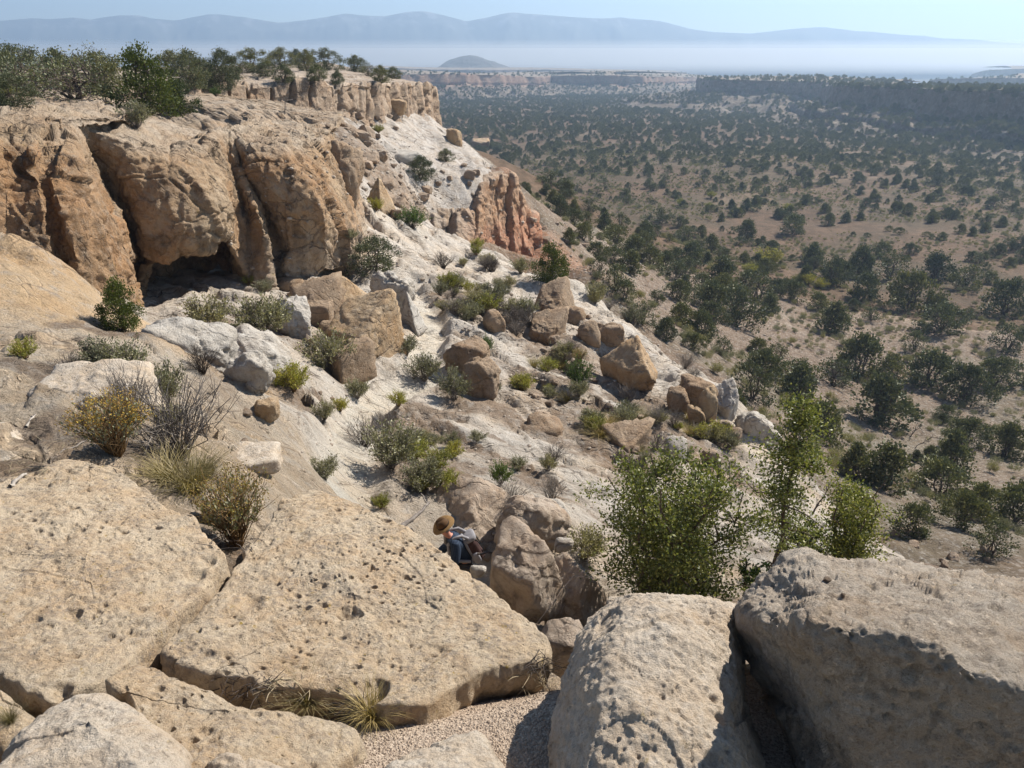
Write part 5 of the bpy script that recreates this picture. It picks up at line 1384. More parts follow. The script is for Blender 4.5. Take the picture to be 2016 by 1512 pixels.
# --- the smaller shrubs of the soil patches
SM = []
for (u, v, r, n) in [(910, 605, 50, 12), (970, 600, 45, 10), (1010, 640, 40, 5), (900, 570, 40, 7), (1080, 720, 40, 5), (1130, 700, 30, 4), (1110, 775, 40, 5), (1260, 815, 50, 8), (1330, 850, 50, 8), (1200, 850, 45, 6), (1300, 905, 50, 6), (860, 900, 50, 6), (810, 880, 45, 6), (1000, 760, 40, 4),
                     (1240, 640, 20, 2), (1180, 600, 25, 3), (1060, 900, 60, 3), (700, 480, 25, 2), (940, 520, 50, 4), (1000, 545, 40, 4), (1350, 740, 25, 2), (840, 960, 30, 4), (1420, 880, 40, 5)]:
    for k in range(n):
        a = pr.random() * 6.28; q = r * math.sqrt(pr.random())
        SM.append((u + q * math.cos(a), v + q * 0.6 * math.sin(a), pr.uniform(14, 40), pr.choice(['sage', 'sage', 'sage', 'lime', 'twig', 'twig', 'grass'])))
words_ = {'sage': 'grey green sage shrub', 'lime': 'yellow green shrub', 'twig': 'dry leafless bush', 'grass': 'straw coloured grass tuft'}
marks2 = {'wedge boulder with black shadow': (1080, 645), 'touching boulder pair': (930, 720), 'big faceted boulder': (1245, 722), 'squarish brown block at the slab edge': (1074, 847), 'flat pale rock above the oak bush': (1238, 864), 'hoodoo on the slope rim': (1390, 795), 'slim white fin': (808, 612), 'lone boulder among yellowish shrubs': (972, 632), 'large grey sagebrush': (770, 880), 'dead shrub on the white slope': (873, 515)}
lab2 = ranked([(a[0], a[1], ('small ' if a[2] < 24 else 'fuller ') + words_[a[3]]) for a in SM], marks2, '{w} {n} to the {k}', 16, 'small dry shrub scattered farther out around the {k}')
for (u, v, hp, kd), lb in zip(SM, lab2):
    plant(kd, u, v, hp, lb, pr.uniform(1.0, 1.5), group='small shrubs of the slope')
# ------------------------------------------------------------------ trees
FORM = {
 'round': [juniper(501, w=.58, nclu=64, per=62, leaf=.056, rad_=.125), juniper(502, w=.64, nclu=66, per=60, leaf=.056, lumps=.35, rad_=.125)],
 'conical': [juniper(503, w=.52, nclu=60, per=62, leaf=.056, cone=.35, rad_=.12), juniper(504, w=.46, nclu=56, per=62, leaf=.056, cone=.3, lumps=.2, rad_=.12)],
 'spreading': [juniper(505, w=.80, nclu=74, per=56, leaf=.056, lumps=.4), juniper(506, w=.74, nclu=64, per=54, leaf=.056, lumps=.5, bare=.25)],
 'sparse': [juniper(507, w=.64, nclu=46, per=44, leaf=.052, bare=.5, lumps=.4), juniper(508, w=.56, nclu=42, per=44, leaf=.052, bare=.45, cone=.2)],
}
def tree(form, loc, h, label, wide=1.0, rz=None, i=None, group=None, cat='juniper', name='juniper_tree', sink=0.02):
    F_ = FORM[form]; c, t = F_[pr.randrange(len(F_)) if i is None else i]
    r = empty(name, (loc[0], loc[1], loc[2] - sink * h), pr.uniform(0, 6.28) if rz is None else rz)
    r.scale = (h * wide, h * wide, h)
    tag(r, label, cat, group)
    for nm, me in (('trunk', t), ('crown', c)):
        o = bpy.data.objects.new(nm, me); COL.objects.link(o); o.parent = r
    return r
def tree_px(form, u, v, hpx, label, **k):
    h = hit(u, v)
    if h is None: return None
    return tree(form, h[0], tall(h[0], hpx) * 0.90, label, **k)
# --- the mesa top
FORM['big'] = [juniper(520, w=.50, nclu=95, per=95, leaf=.030, cone=.25, lumps=.22, bare=.03, mat=M_JUNB, rad_=.10)]
FORM['fine'] = [juniper(521, w=.68, nclu=100, per=80, leaf=.034, lumps=.4, bare=.12, mat=M_JUN, rad_=.11), juniper(522, w=.60, nclu=90, per=80, leaf=.034, cone=.25, lumps=.3, bare=.1, mat=M_JUN, rad_=.11)]
FORM['bare'] = [juniper(523, w=.78, nclu=75, per=44, leaf=.034, lumps=.4, bare=.7, rad_=.12)]
tree_px('big', 292, 226, 152, 'big dense dark green juniper on the cliff top, tallest there', wide=.92, i=0)
tree_px('big', 352, 226, 80, 'low dark juniper hugging the right foot of the biggest one', wide=1.1, i=0)
tree_px('fine', 10, 205, 140, 'juniper cut by the picture edge on the cliff top', wide=.8, i=1)
tree_px('fine', 30, 208, 70, 'low yellowish green juniper at the near edge of the cliff top', wide=1.0, i=0)
tree_px('bare', 150, 195, 110, 'half dead juniper with a tangle of bare grey branches', wide=1.5, i=0)
tree_px('bare', 70, 190, 105, 'bare limbed juniper behind the low yellowish one', wide=1.2, i=0)
tree_px('fine', 205, 190, 95, 'grey green juniper right of the half dead one', wide=1.1, i=0)
tree_px('fine', 120, 175, 85, 'juniper rising behind the tangle of bare branches', wide=1.2, i=1)
for k, (u, v, hp, f, w, lb) in enumerate([
  (375, 172, 82, 'fine', 1.0, 'juniper right behind the biggest one on the mesa top'), (415, 178, 60, 'fine', 1.2, 'low wide juniper at the start of the column band'), (440, 160, 70, 'fine', 1.0, 'dark juniper behind the low wide one'),
  (468, 155, 48, 'bare', 1.2, 'greyish thin juniper near the start of the column band'), (497, 142, 52, 'fine', 1.2, 'dense round juniper above the first columns'), (555, 135, 45, 'fine', 1.3, 'wide dark juniper in the middle of the rim'),
  (560, 162, 38, 'fine', 1.2, 'low juniper overhanging the rim, midway along the columns'), (605, 140, 46, 'fine', 1.0, 'pointed juniper among the rim row'), (640, 138, 48, 'fine', 1.1, 'tall juniper at the rim beside the pointed one'),
  (625, 158, 34, 'fine', 1.4, 'broad low juniper in front of the rim row'), (665, 165, 28, 'fine', 1.2, 'small juniper at the rim brink above the highest columns'), (700, 142, 36, 'fine', 1.3, 'dark juniper near the outer rim'),
  (725, 150, 30, 'bare', 1.2, 'thin juniper with bare twigs near the outer rim'), (750, 162, 36, 'fine', 1.2, 'last but one juniper on the promontory'), (775, 155, 26, 'fine', 1.3, 'outermost juniper on the promontory'),
  (520, 150, 30, 'fine', 1.2, 'small juniper squeezed between two on the rim'), (585, 128, 34, 'fine', 1.2, 'distant juniper peeping over the rim row'), (395, 160, 60, 'bare', 1.1, 'sparse tree behind the biggest juniper'),
  (340, 150, 55, 'fine', 1.3, 'juniper top showing over the biggest one'), (185, 165, 90, 'bare', 1.0, 'bare branched tree between the half dead and grey green ones'), (40, 165, 85, 'fine', 1.2, 'dark juniper far back above the cliff left end')]):
    h = hit(u, v)
    if h is None or h[1] > 250:
        # the foot is hidden behind the rim: stand it on the mesa top behind
        q = P(u, 160, 70 + 2 * k); q[2] = drop(q[0], q[1]) or -2.6; tree(f, q, tall(q, hp) * 0.90, lb, wide=w)
    else: tree(f, h[0], tall(h[0], hp) * 0.90, lb, wide=w)
# --- trees on the slopes and cliffs
tree_px('fine', 738, 532, 72, 'bushy juniper with bare twigs against the end of the cave cliff', wide=1.15, i=0)
tree_px('big', 242, 648, 110, 'bright green juniper wedged at the foot of the cliff, left of the large cave', wide=.75, i=0)
tree_px('big', 1085, 552, 82, 'rounded yellowish green juniper at the end of the white slope, near the red cliff', wide=.95, i=0)
tree_px('fine', 828, 352, 50, 'dark juniper growing out of the scree below the column band', wide=1.1, i=0)
tree_px('fine', 878, 318, 28, 'small dark juniper on the bare far slope', wide=1.0, i=1)
tree_px('sparse', 790, 222, 22, 'tiny bare tree on the slope below the column band')
# --- the three close trees beyond the pale boulders
def oak(seed, h, w, nst, nclu, per, leaf, top=1.0, spread=1.0):
    """broadleaf shrub tree: several stems, many short leafy twigs"""
    rng = np.random.default_rng(seed); paths = []; parts = []
    for s in range(nst):
        an = s / nst * 6.283 + rng.uniform(-.4, .4); sp = w * spread * rng.uniform(.25, .8)
        tip = np.array([math.cos(an) * sp, math.sin(an) * sp, h * rng.uniform(.72, 1.0) * top])
        p, r = limb(rng, [math.cos(an) * .08, math.sin(an) * .08, -.25], tip, .038, .008, 9, 0.035)
        paths.append((p, r))
        for c in range(nclu // nst):
            t = rng.uniform(.22, 1.0); i = int(t * 8); a0 = p[min(i, 8)]
            an2 = rng.random() * 6.283; ln = w * rng.uniform(.18, .62) * (1.15 - .6 * t)
            q = a0 + np.array([math.cos(an2) * ln, math.sin(an2) * ln, rng.uniform(-.02, .32) * h * .5])
            bp, br = limb(rng, a0, q, .010, .003, 4, .07); paths.append((bp, br))
            n = int(per * rng.uniform(.5, 1.5)); tt = rng.uniform(.25, 1.08, n)[:, None]
            b = a0 + (q - a0) * tt + rng.normal(size=(n, 3)) * .085 * (h / 2.0)
            d = rng.normal(size=(n, 3)) + (q - a0) / (np.linalg.norm(q - a0) + 1e-6) * .5 + np.array([0, 0, .45])
            parts.append(leaves(b, d, leaf * rng.uniform(.6, 1.4, n), leaf * .30 * rng.uniform(.8, 1.3, n), rng))
    return parts, paths
def close_tree(name, cat, label, base, h, *a, mat=M_OAK, sides=6, **k):
    parts, paths = oak(*a, **k)
    r = empty(name, base)
    tag(r, label, cat)
    o = bpy.data.objects.new('crown', leaf_mesh('crown', parts, mat)); COL.objects.link(o); o.parent = r
    o = bpy.data.objects.new('trunk', wood_mesh('trunk', paths, M_BARK, sides)); COL.objects.link(o); o.parent = r
    return r
b = P(1300, 1190, 9.6); close_tree('oak_bush', 'bush', 'full rounded green oak bush right behind the pale pitted boulder', b, 2.2, 601, 2.45, 1.45, 11, 230, 130, .050, spread=1.0)
b = P(1512, 1190, 10.2); 
def slender(base):
    rng = np.random.default_rng(611); paths = []; parts = []
    H = 3.75
    p, r = limb(rng, [0, 0, -.4], [0.10, .1, H], .050, .008, 14, .008); paths.append((p, r))
    for c in range(64):
        t = rng.uniform(.44, 1.0); a0 = p[int(t * 13)]; an = rng.random() * 6.283; ln = (1.5 - 1.25 * t) * rng.uniform(.25, 1.15)
        if math.cos(an) > 0.2: ln *= 0.75
        q = a0 + np.array([math.cos(an) * ln, math.sin(an) * ln, rng.uniform(-.10, .22)])
        bp, br = limb(rng, a0, q, .014, .004, 5, .06); paths.append((bp, br))
        n = int(rng.uniform(60, 150)); tt = rng.uniform(.35, 1.1, n)[:, None]
        b_ = a0 + (q - a0) * tt + rng.normal(size=(n, 3)) * .095
        d = rng.normal(size=(n, 3)) + np.array([0, 0, .35])
        parts.append(leaves(b_, d, (.050 * rng.uniform(.6, 1.4, n)), .016, rng))
    for an, z in ((2.6, .55), (3.4, .75), (.4, .5)):     # bare lower limbs
        a0 = np.array([0, 0, z]); q = a0 + np.array([math.cos(an) * .5, math.sin(an) * .3, -.05]); paths.append(limb(rng, a0, q, .016, .005, 6, .09))
    r_ = empty('oak_tree', base); tag(r_, 'slender upright oak tree with one bare dark trunk behind the boulders', 'tree')
    for nm, me in (('crown', leaf_mesh('crown', parts, M_OAK)), ('trunk', wood_mesh('trunk', paths, M_BARK, 7))):
        o = bpy.data.objects.new(nm, me); COL.objects.link(o); o.parent = r_
slender(b)
b = P(1655, 1160, 11.2); close_tree('oak_bush', 'bush', 'narrow bright green oak bush behind the huge shadowed boulder', b, 1.9, 621, 2.2, .75, 5, 90, 120, .050, mat=M_OAK)
b = P(1570, 1125, 11.6); close_tree('oak_bush', 'bush', 'low leafy oak bush filling the gap right of the slender trunk', b, 1.2, 631, 1.15, .60, 4, 44, 110, .050)
b = P(1480, 1160, 9.4); close_tree('oak_bush', 'bush', 'small light green sprout at the foot of the slender tree', b, .6, 641, .55, .30, 3, 16, 70, .050, mat=M_GREEN)

# --- the valley: junipers and piñons by the hundred
vr = np.random.default_rng(77)
def tree_density(x, y):
    p = np.stack([x, y, 0 * x], 1)
    d = 0.62 + 0.55 * fbm(p, 3, 1 / 45.0, seed=130)
    d = d - 0.04 + 0.40 * sstep(260, 420, y) + 0.55 * sstep(380, 600, y)
    d = d + 0.75 * sstep(50, 140, x) * sstep(200, 300, y)
    d = d - 0.35 * sstep(120, 80, y) 
    return np.clip(d, 0.06, 1.3)
cand = []
def scatter_zone(r0, r1, a0, a1, per_m2, hmin, hmax):
    n = int((math.radians(a1 - a0)) * (r1 * r1 - r0 * r0) / 2 * per_m2)
    r = np.sqrt(r0 * r0 + vr.random(n) * (r1 * r1 - r0 * r0)); a = np.radians(a0 + vr.random(n) * (a1 - a0))
    x, y = r * np.sin(a), r * np.cos(a)
    k = vr.random(n) < tree_density(x, y) / 1.3
    return np.stack([x[k], y[k], hmin + (hmax - hmin) * vr.random(k.sum()) ** 1.4], 1)
Z = np.concatenate([scatter_zone(42, 260, 0, 42, .036, 0.9, 3.0), scatter_zone(260, 620, -12, 42, .040, 1.1, 2.9), scatter_zone(620, 1500, -14, 42, .026, 1.4, 2.9)])
FIXED = [(1100,425,42),(1130,445,36),(1150,475,40),(1190,455,40),(1212,486,46),(1250,505,42),(1282,525,40),(1310,530,38),(1332,555,42),(1380,575,45),(1420,590,52),(1445,608,56),(1160,418,30),(1222,448,32),(1272,478,32),(1120,480,34),(1175,510,36),(1230,590,44),(1205,520,36),(1350,540,36),(1110,395,26),(1075,385,24),(1400,640,48),(1340,640,44),(1310,665,40),(1365,690,36),(1420,700,40),(1895,1040,70),(1870,930,85),(1730,830,95),(1480,790,80),(1570,790,75),(1690,740,85),(1380,665,55),(1450,640,75),(1420,560,60),(1265,640,50),(1290,600,30),(1490,590,60),(1560,590,40),(1640,650,60),(1700,590,55),(1790,610,80),(1850,650,55),(1980,620,75),(1750,760,65),(1830,760,70),(1900,790,75),(1960,760,60),(1530,715,40),(1490,700,35),(1640,760,60),(1640,560,55),(1690,545,65),(1750,550,60),(1840,550,55),(1900,570,50),(1980,690,55),(1850,980,70),(1740,960,90),(1680,940,70),(1790,1050,60),(1950,1090,60),(2000,1030,80),(1900,880,60),(1980,900,70),(1180,540,40),(1215,570,55),(1240,540,50),(1335,590,40),(1360,520,45),(1400,610,60),(1600,520,45),(1300,440,32),(1350,480,36),(1400,495,36),(1470,470,40),(1560,460,40)]
from bpy_extras.object_utils import world_to_camera_view as _w2c
pick = []
for (u, v, hp) in FIXED:
    h = hit(u, v)
    if h and h[1] > 30: pick.append((h[0][:], tall(h[0], hp) * 0.92))
zz = []
gx = np.array([q[0] for q, _ in pick]); gy = np.array([q[1] for q, _ in pick])
z_all = land(Z[:, 0], Z[:, 1], True)
dep = z_all[5] > -3.5                         # no junipers on the bare slope
for (x, y, h), z, bare_ in zip(Z, z_all[0], dep):
    if math.hypot(x, y) < 128 and bare_: continue
    u, v = to_px((x, y, z))
    if u < -150 or u > 2180 or v > 1180: continue
    if len(gx) and np.min(np.hypot(gx - x, gy - y)) < 2.6: continue
    zz.append((u, v, (x, y, float(z) - (0.12 if math.hypot(x, y) > 126 else 0.0)), h))
# which of them does the viewer see?  (the hill and the cliffs hide the rest)
def seen(p):
    d = Vector(p) + Vector((0, 0, 2.0)); L = d.length; d = d / L
    for b in SURF:
        r = b.ray_cast(Vector((0, 0, 0)), d, L - 4.0)
        if r[0] is not None: return False
    return True
near_ = []; far_ = []
for q in zz:
    L = math.sqrt(sum(c * c for c in q[2]))
    (near_ if L < 330 else far_).append((q[3] / L * FPX, q))
near_ = [a for a in near_ if seen(a[1][2])]
near_.sort(key=lambda a: -a[0])
chosen = [(p, h) for p, h in pick] + [(a[1][2], a[1][3]) for a in near_[:205]]
rest = [a[1] for a in near_[205:]] + [a[1] for a in far_]
VMARK = {'pale sandy wash': (1930, 690), 'large lime green bush': (1510, 505), 'biggest yellow green bush': (1615, 562), 'last lime dot of a bush': (1395, 405), 'lime bush near dark junipers': (1550, 410), 'upper right tree belt': (1750, 400), 'lone yellow green bush': (1687, 580), 'hoodoo on the slope rim': (1390, 795), 'slender oak tree': (1512, 850), 'foot of the red cliff': (1060, 480), 'white domed slope edge': (1140, 560), 'big faceted boulder': (1260, 700),
         'slope rim ledge': (1275, 735), 'dark gully bank': (1755, 690), 'gap in the two far mesas': (1340, 230), 'lower dark ledge of the far mesa': (1880, 260), 'bare opening below the mesa': (1850, 325), 'fallen dead limb': (1700, 1000), 'yellow bushes row': (1590, 565), 'huge shadowed boulder': (1850, 1120), 'ground below the promontory': (1130, 330)}
items = []
for p, h in chosen:
    u, v = to_px(p); items.append((u, v, pr.choice(['x'])))
forms = [pr.choice(['round', 'round', 'conical', 'conical', 'spreading', 'sparse']) for _ in chosen]
desc = {'round': 'rounded dark juniper', 'conical': 'pointed dark juniper', 'spreading': 'wide spreading juniper', 'sparse': 'thin juniper with bare limbs'}
items = [(u, v, desc[f]) for (u, v, _), f in zip(items, forms)]
lab3 = ranked(items, VMARK, '{w} {n} to the {k}', 30, 'juniper standing out in the open around the {k}')
for (p, h), f, lb in zip(chosen, forms, lab3):
    tree(f, p, h, lb, wide=pr.uniform(.85, 1.2), group='junipers scattered over the valley')
# the thousands beyond, as one wood: instances on points
def wood(name, points, heights, meshes, seed=1):
    rng = np.random.default_rng(seed)
    me = bpy.data.meshes.new(name); me.vertices.add(len(points)); me.vertices.foreach_set('co', np.ascontiguousarray(points, np.float32).ravel())
    for an, typ, dat in (('tall', 'FLOAT', heights), ('turn', 'FLOAT', rng.random(len(points)) * 6.283), ('wide', 'FLOAT', rng.uniform(.8, 1.25, len(points)))):
        at = me.attributes.new(an, typ, 'POINT'); at.data.foreach_set('value', np.asarray(dat, np.float32))
    at = me.attributes.new('pick', 'INT', 'POINT'); at.data.foreach_set('value', rng.integers(0, len(meshes), len(points)).astype(np.int32))
    o = tag(link(name, me), kind='stuff')
    ng = bpy.data.node_groups.new(name + '_nodes', 'GeometryNodeTree')
    ng.interface.new_socket('Geometry', in_out='INPUT', socket_type='NodeSocketGeometry'); ng.interface.new_socket('Geometry', in_out='OUTPUT', socket_type='NodeSocketGeometry')
    N = ng.nodes.new; gi = N('NodeGroupInput'); go = N('NodeGroupOutput'); jn = N('GeometryNodeJoinGeometry')
    def at_(nm, dt='FLOAT'):
        x = N('GeometryNodeInputNamedAttribute'); x.data_type = dt; x.inputs[0].default_value = nm; return x.outputs[0]
    tall, turn, wide_, pk = at_('tall'), at_('turn'), at_('wide'), at_('pick', 'INT')
    mm = N('ShaderNodeMath'); mm.operation = 'MULTIPLY'; ng.links.new(tall, mm.inputs[0]); ng.links.new(wide_, mm.inputs[1])
    cx = N('ShaderNodeCombineXYZ'); ng.links.new(mm.outputs[0], cx.inputs[0]); ng.links.new(mm.outputs[0], cx.inputs[1]); ng.links.new(tall, cx.inputs[2])
    rx = N('ShaderNodeCombineXYZ'); ng.links.new(turn, rx.inputs[2])
    for i, src in enumerate(meshes):
        cmp_ = N('FunctionNodeCompare'); cmp_.data_type = 'INT'; cmp_.operation = 'EQUAL'; ng.links.new(pk, cmp_.inputs[2]); cmp_.inputs[3].default_value = i
        oi = N('GeometryNodeObjectInfo'); oi.transform_space = 'ORIGINAL'; oi.inputs[0].default_value = src
        ip = N('GeometryNodeInstanceOnPoints')
        ng.links.new(gi.outputs[0], ip.inputs['Points']); ng.links.new(cmp_.outputs[0], ip.inputs['Selection']); ng.links.new(oi.outputs['Geometry'], ip.inputs['Instance'])
        ng.links.new(rx.outputs[0], ip.inputs['Rotation']); ng.links.new(cx.outputs[0], ip.inputs['Scale'])
        ng.links.new(ip.outputs[0], jn.inputs[0])
    ng.links.new(jn.outputs[0], go.inputs[0])
    md = o.modifiers.new('nodes', 'NODES'); md.node_group = ng
    return o
src_ = {}
for o in bpy.data.objects:
    if o.name.startswith('crown') and o.data and o.data.name not in src_ and len(o.data.vertices) < 22000: src_[o.data.name] = o
srcs = [src_[FORM[f][i][0].name] for f in ('round', 'conical', 'spreading') for i in (0, 1) if FORM[f][i][0].name in src_]
rp = np.array([q[2] for q in rest]); rh = np.array([q[3] for q in rest])
# trees on the far mesas
mp = []; mh = []
tries = 0
while len(mp) < 3800 and tries < 60000:
    tries += 1
    q_ = vr.random()
    if q_ < 0.3: u, v = vr.uniform(1380, 2040), vr.uniform(150, 184)
    elif q_ < 0.6: u, v = vr.uniform(1340, 2040), vr.uniform(180, 300)
    else: u, v = vr.uniform(780, 1420), vr.uniform(140, 205)
    d = Vector(ray(u, v)).normalized(); best = None
    for b_ in SURF[-16:]:
        r_ = b_.ray_cast(Vector((0, 0, 0)), d, 3500)
        if r_[0] is not None and (best is None or r_[3] < best[1]): best = (r_[0], r_[3], r_[1])
    if best is None or best[1] < 300 or abs(best[2].z) < 0.38: continue
    mp.append(best[0][:]); mh.append(vr.uniform(1.2, 2.6))
print('valley trees', len(chosen), 'beyond', len(rp), 'on mesas', len(mp))
wood('far_juniper_woodland', np.concatenate([rp, np.array(mp)]), np.concatenate([rh, mh]), srcs, 5)
# low brush and grass of the valley floor
bp_ = []; bh = []
while len(bp_) < 26000:
    r = math.sqrt(vr.uniform(45 ** 2, 420 ** 2)); a = math.radians(vr.uniform(1, 41)); bp_.append((r * math.sin(a), r * math.cos(a))); bh.append(vr.uniform(.25, 1.05))
bp_ = np.array(bp_); zb_ = land(bp_[:, 0], bp_[:, 1], True); ok = (zb_[5] < -3.5) | (np.hypot(bp_[:, 0], bp_[:, 1]) > 128)
dn = fbm(np.stack([bp_[:, 0], bp_[:, 1], 0 * bp_[:, 0]], 1), 3, 1 / 28.0, seed=140) > -0.35 + 0.5 * vr.random(len(bp_))
ok &= dn
sg = {}
for o in bpy.data.objects:
    if o.parent and o.name.startswith('foliage') and o.data.name not in sg: sg[o.data.name] = o
wood('low_brush', np.stack([bp_[ok, 0], bp_[ok, 1], zb_[0][ok] - 0.1], 1), np.array(bh)[ok], list(sg.values())[:3], 6)
# yellow green chamisa in the valley
for k, (u, v, hp, lb) in enumerate([(1687, 588, 24, 'rounded bright yellow green bush alone on the valley floor'), (1590, 560, 22, 'yellow green bush, middle one of the row below the dark junipers'), (1570, 556, 18, 'yellow green bush at the near end of the row'), (1615, 568, 22, 'biggest yellow green bush of the row'), (1640, 562, 16, 'yellow green bush at the far end of the row'),
     (1400, 390, 14, 'yellowish bush among far valley junipers'), (1450, 425, 16, 'yellow green bush in the distant opening'), (1550, 415, 16, 'pale lime bush near dark valley junipers'), (1510, 525, 40, 'large lime green bush touching a dark juniper'), (1475, 540, 22, 'lime bush beside the large lime one'), (1340, 405, 14, 'small yellow dot of a bush far in the valley'), (1395, 410, 12, 'another lime dot of a bush, lower on the flat')]):
    plant('lime', u, v, hp, lb, 1.3)
# ------------------------------------------------------------------ the hiker
def skin_obj(name, joints, edges, mat, parent, sub=2, root=0):
    """one continuous surface grown round connected joints: joints {(x,y,z): radius or (rx, ry)}"""
    me = bpy.data.meshes.new(name)
    me.from_pydata([j[0] for j in joints], edges, [])
    o = bpy.data.objects.new(name, me); COL.objects.link(o)
    sk = o.modifiers.new('skin', 'SKIN'); sk.use_smooth_shade = True
    for i, v in enumerate(me.skin_vertices[0].data):
        r = joints[i][1]; v.radius = r if hasattr(r, '__len__') else (r, r); v.use_root = (i == root)
    ss = o.modifiers.new('sub', 'SUBSURF'); ss.levels = sub; ss.render_levels = sub
    me.materials.append(mat); o.parent = parent
    return o
def lathe(profile, n=40, sx=1.0, sy=1.0):
    a = np.arange(n) / n * 2 * np.pi
    pr_ = np.array(profile, float)
    V = np.stack([pr_[None, :, 0] * np.cos(a)[:, None] * sx, pr_[None, :, 0] * np.sin(a)[:, None] * sy, np.tile(pr_[:, 1], (n, 1))], -1)
    return V, grid_faces(n, len(pr_), True)
M_SKIN = plain_mat('sunburnt_skin', (0.50, 0.25, 0.18), (0.42, 0.19, 0.14), 30, 0.6)
def plaid():
    t = NT('plaid_shirt'); p = t.coords(False, False)
    w1 = t.n('TexWave', bands_direction='X'); w1.inputs['Scale'].default_value = 14; t.l(p, w1.inputs[0])
    w2 = t.n('TexWave', bands_direction='Z'); w2.inputs['Scale'].default_value = 14; t.l(p, w2.inputs[0])
    c = t.mix(t.ramp(w1.outputs[0], [(.55, 0.0), (.7, .7)]), (0.011, 0.016, 0.032), (0.05, 0.072, 0.105))
    c = t.mix(t.ramp(w2.outputs[0], [(.6, 0.0), (.75, .6)]), c, (0.042, 0.06, 0.09))
    t.l(c, t.b.inputs['Base Color']); return t.m
M_SHIRT = plaid()
M_TROUSER = plain_mat('dark_trousers', (0.06, 0.06, 0.065), (0.035, 0.035, 0.04), 12)
M_BOOT = plain_mat('brown_boot', (0.10, 0.065, 0.04), None, 20)
M_HATC = plain_mat('brown_felt', (0.11, 0.06, 0.028), (0.075, 0.042, 0.02), 20)
M_BRIM = plain_mat('tan_brim', (0.26, 0.155, 0.065), (0.20, 0.12, 0.05), 20)
M_BAND = plain_mat('dark_hat_band', (0.035, 0.022, 0.014), None, 20)
M_HAIR = plain_mat('grey_hair', (0.25, 0.22, 0.19), None, 60)
M_PACKG = plain_mat('grey_pack_cloth', (0.27, 0.255, 0.26), (0.20, 0.19, 0.195), 20)
M_PACKB = plain_mat('maroon_pack_cloth', (0.075, 0.040, 0.035), (0.045, 0.026, 0.024), 20)
M_BLACK = plain_mat('black_webbing', (0.02, 0.02, 0.022), None, 20)
hatp = P(873, 1026, 10.36)
foot_z = -8.47
man = empty('person', (hatp[0] + 0.30, hatp[1] + 0.08, foot_z), rad(196))
tag(man, 'hiker in brown brimmed hat and dark plaid shirt, climbing down behind the broad slab', 'person')
K = 1.0
J = [((0, 0, .95), .115), ((.03, 0, 1.08), .12), ((.09, 0, 1.24), .13), ((.17, 0, 1.40), .11), ((.225, 0, 1.475), .055), ((.275, 0, 1.535), .058),     # pelvis to neck
     ((.30, 0, 1.60), (.088, .082)), ((.315, 0, 1.67), (.080, .075)),                                                                                        # head
     ((.16, .19, 1.40), .060), ((.20, .27, 1.16), .045), ((.40, .25, 1.02), .036), ((.47, .24, .98), .030),                                           # left arm
     ((.16, -.19, 1.40), .060), ((.17, -.27, 1.15), .045), ((.36, -.27, 1.00), .036), ((.43, -.26, .96), .030),                                        # right arm
     ((.02, .10, .90), .090), ((.20, .11, .52), .062), ((.10, .11, .12), .045), ((.19, .12, .06), .040),                                                # left leg
     ((-.02, -.10, .90), .090), ((.06, -.11, .50), .062), ((-.14, -.11, .10), .045), ((-.05, -.12, .05), .040)]
Ed = [(0, 1), (1, 2), (2, 3), (3, 4), (4, 5), (5, 6), (6, 7), (3, 8), (8, 9), (9, 10), (10, 11), (3, 12), (12, 13), (13, 14), (14, 15), (0, 16), (16, 17), (17, 18), (18, 19), (0, 20), (20, 21), (21, 22), (22, 23)]
# fingers and thumbs, each its own short chain from the wrist
for wi, sgn in ((11, 1), (15, -1)):
    w = np.array(J[wi][0])
    for f in range(4):
        L = (.085, .095, .088, .070)[f]; y = (f - 1.5) * .019
        b0 = len(J)
        J.append((tuple(w + (.055, y, -.02)), .0105)); J.append((tuple(w + (.055 + L * .55, y * 1.1, -.045)), .009)); J.append((tuple(w + (.05 + L * .75, y * 1.1, -.085)), .0075))
        Ed += [(wi, b0), (b0, b0 + 1), (b0 + 1, b0 + 2)]
    b0 = len(J)
    J.append((tuple(w + (.02, -sgn * .035, -.025)), .011)); J.append((tuple(w + (.055, -sgn * .052, -.055)), .009))
    Ed += [(wi, b0), (b0, b0 + 1)]
skin_obj('body', J, Ed, M_SKIN, man, 2)
inc = lambda r, d: r + d
shirt = [(J[i][0], (J[i][1] + .034) if not hasattr(J[i][1], '__len__') else .1) for i in (0, 1, 2, 3, 8, 9, 10, 12, 13, 14)] + [(J[4][0], .072)]
skin_obj('shirt', shirt, [(0, 1), (1, 2), (2, 3), (3, 4), (4, 5), (5, 6), (3, 7), (7, 8), (8, 9), (3, 10)], M_SHIRT, man, 2)
tr = [(J[i][0], J[i][1] + .016) for i in (0, 16, 17, 18, 20, 21, 22)]
skin_obj('trousers', tr, [(0, 1), (1, 2), (2, 3), (0, 4), (4, 5), (5, 6)], M_TROUSER, man, 2)
for i, k in ((18, 19), (22, 23)):
    a, b = np.array(J[i][0]), np.array(J[k][0])
    skin_obj('boot', [(tuple(a), .055), (tuple(a + (0, 0, -.06)), .055), (tuple(b + (.05, 0, -.02)), .045), (tuple(b + (.11, 0, -.025)), .036)], [(0, 1), (1, 2), (2, 3)], M_BOOT, man, 2)
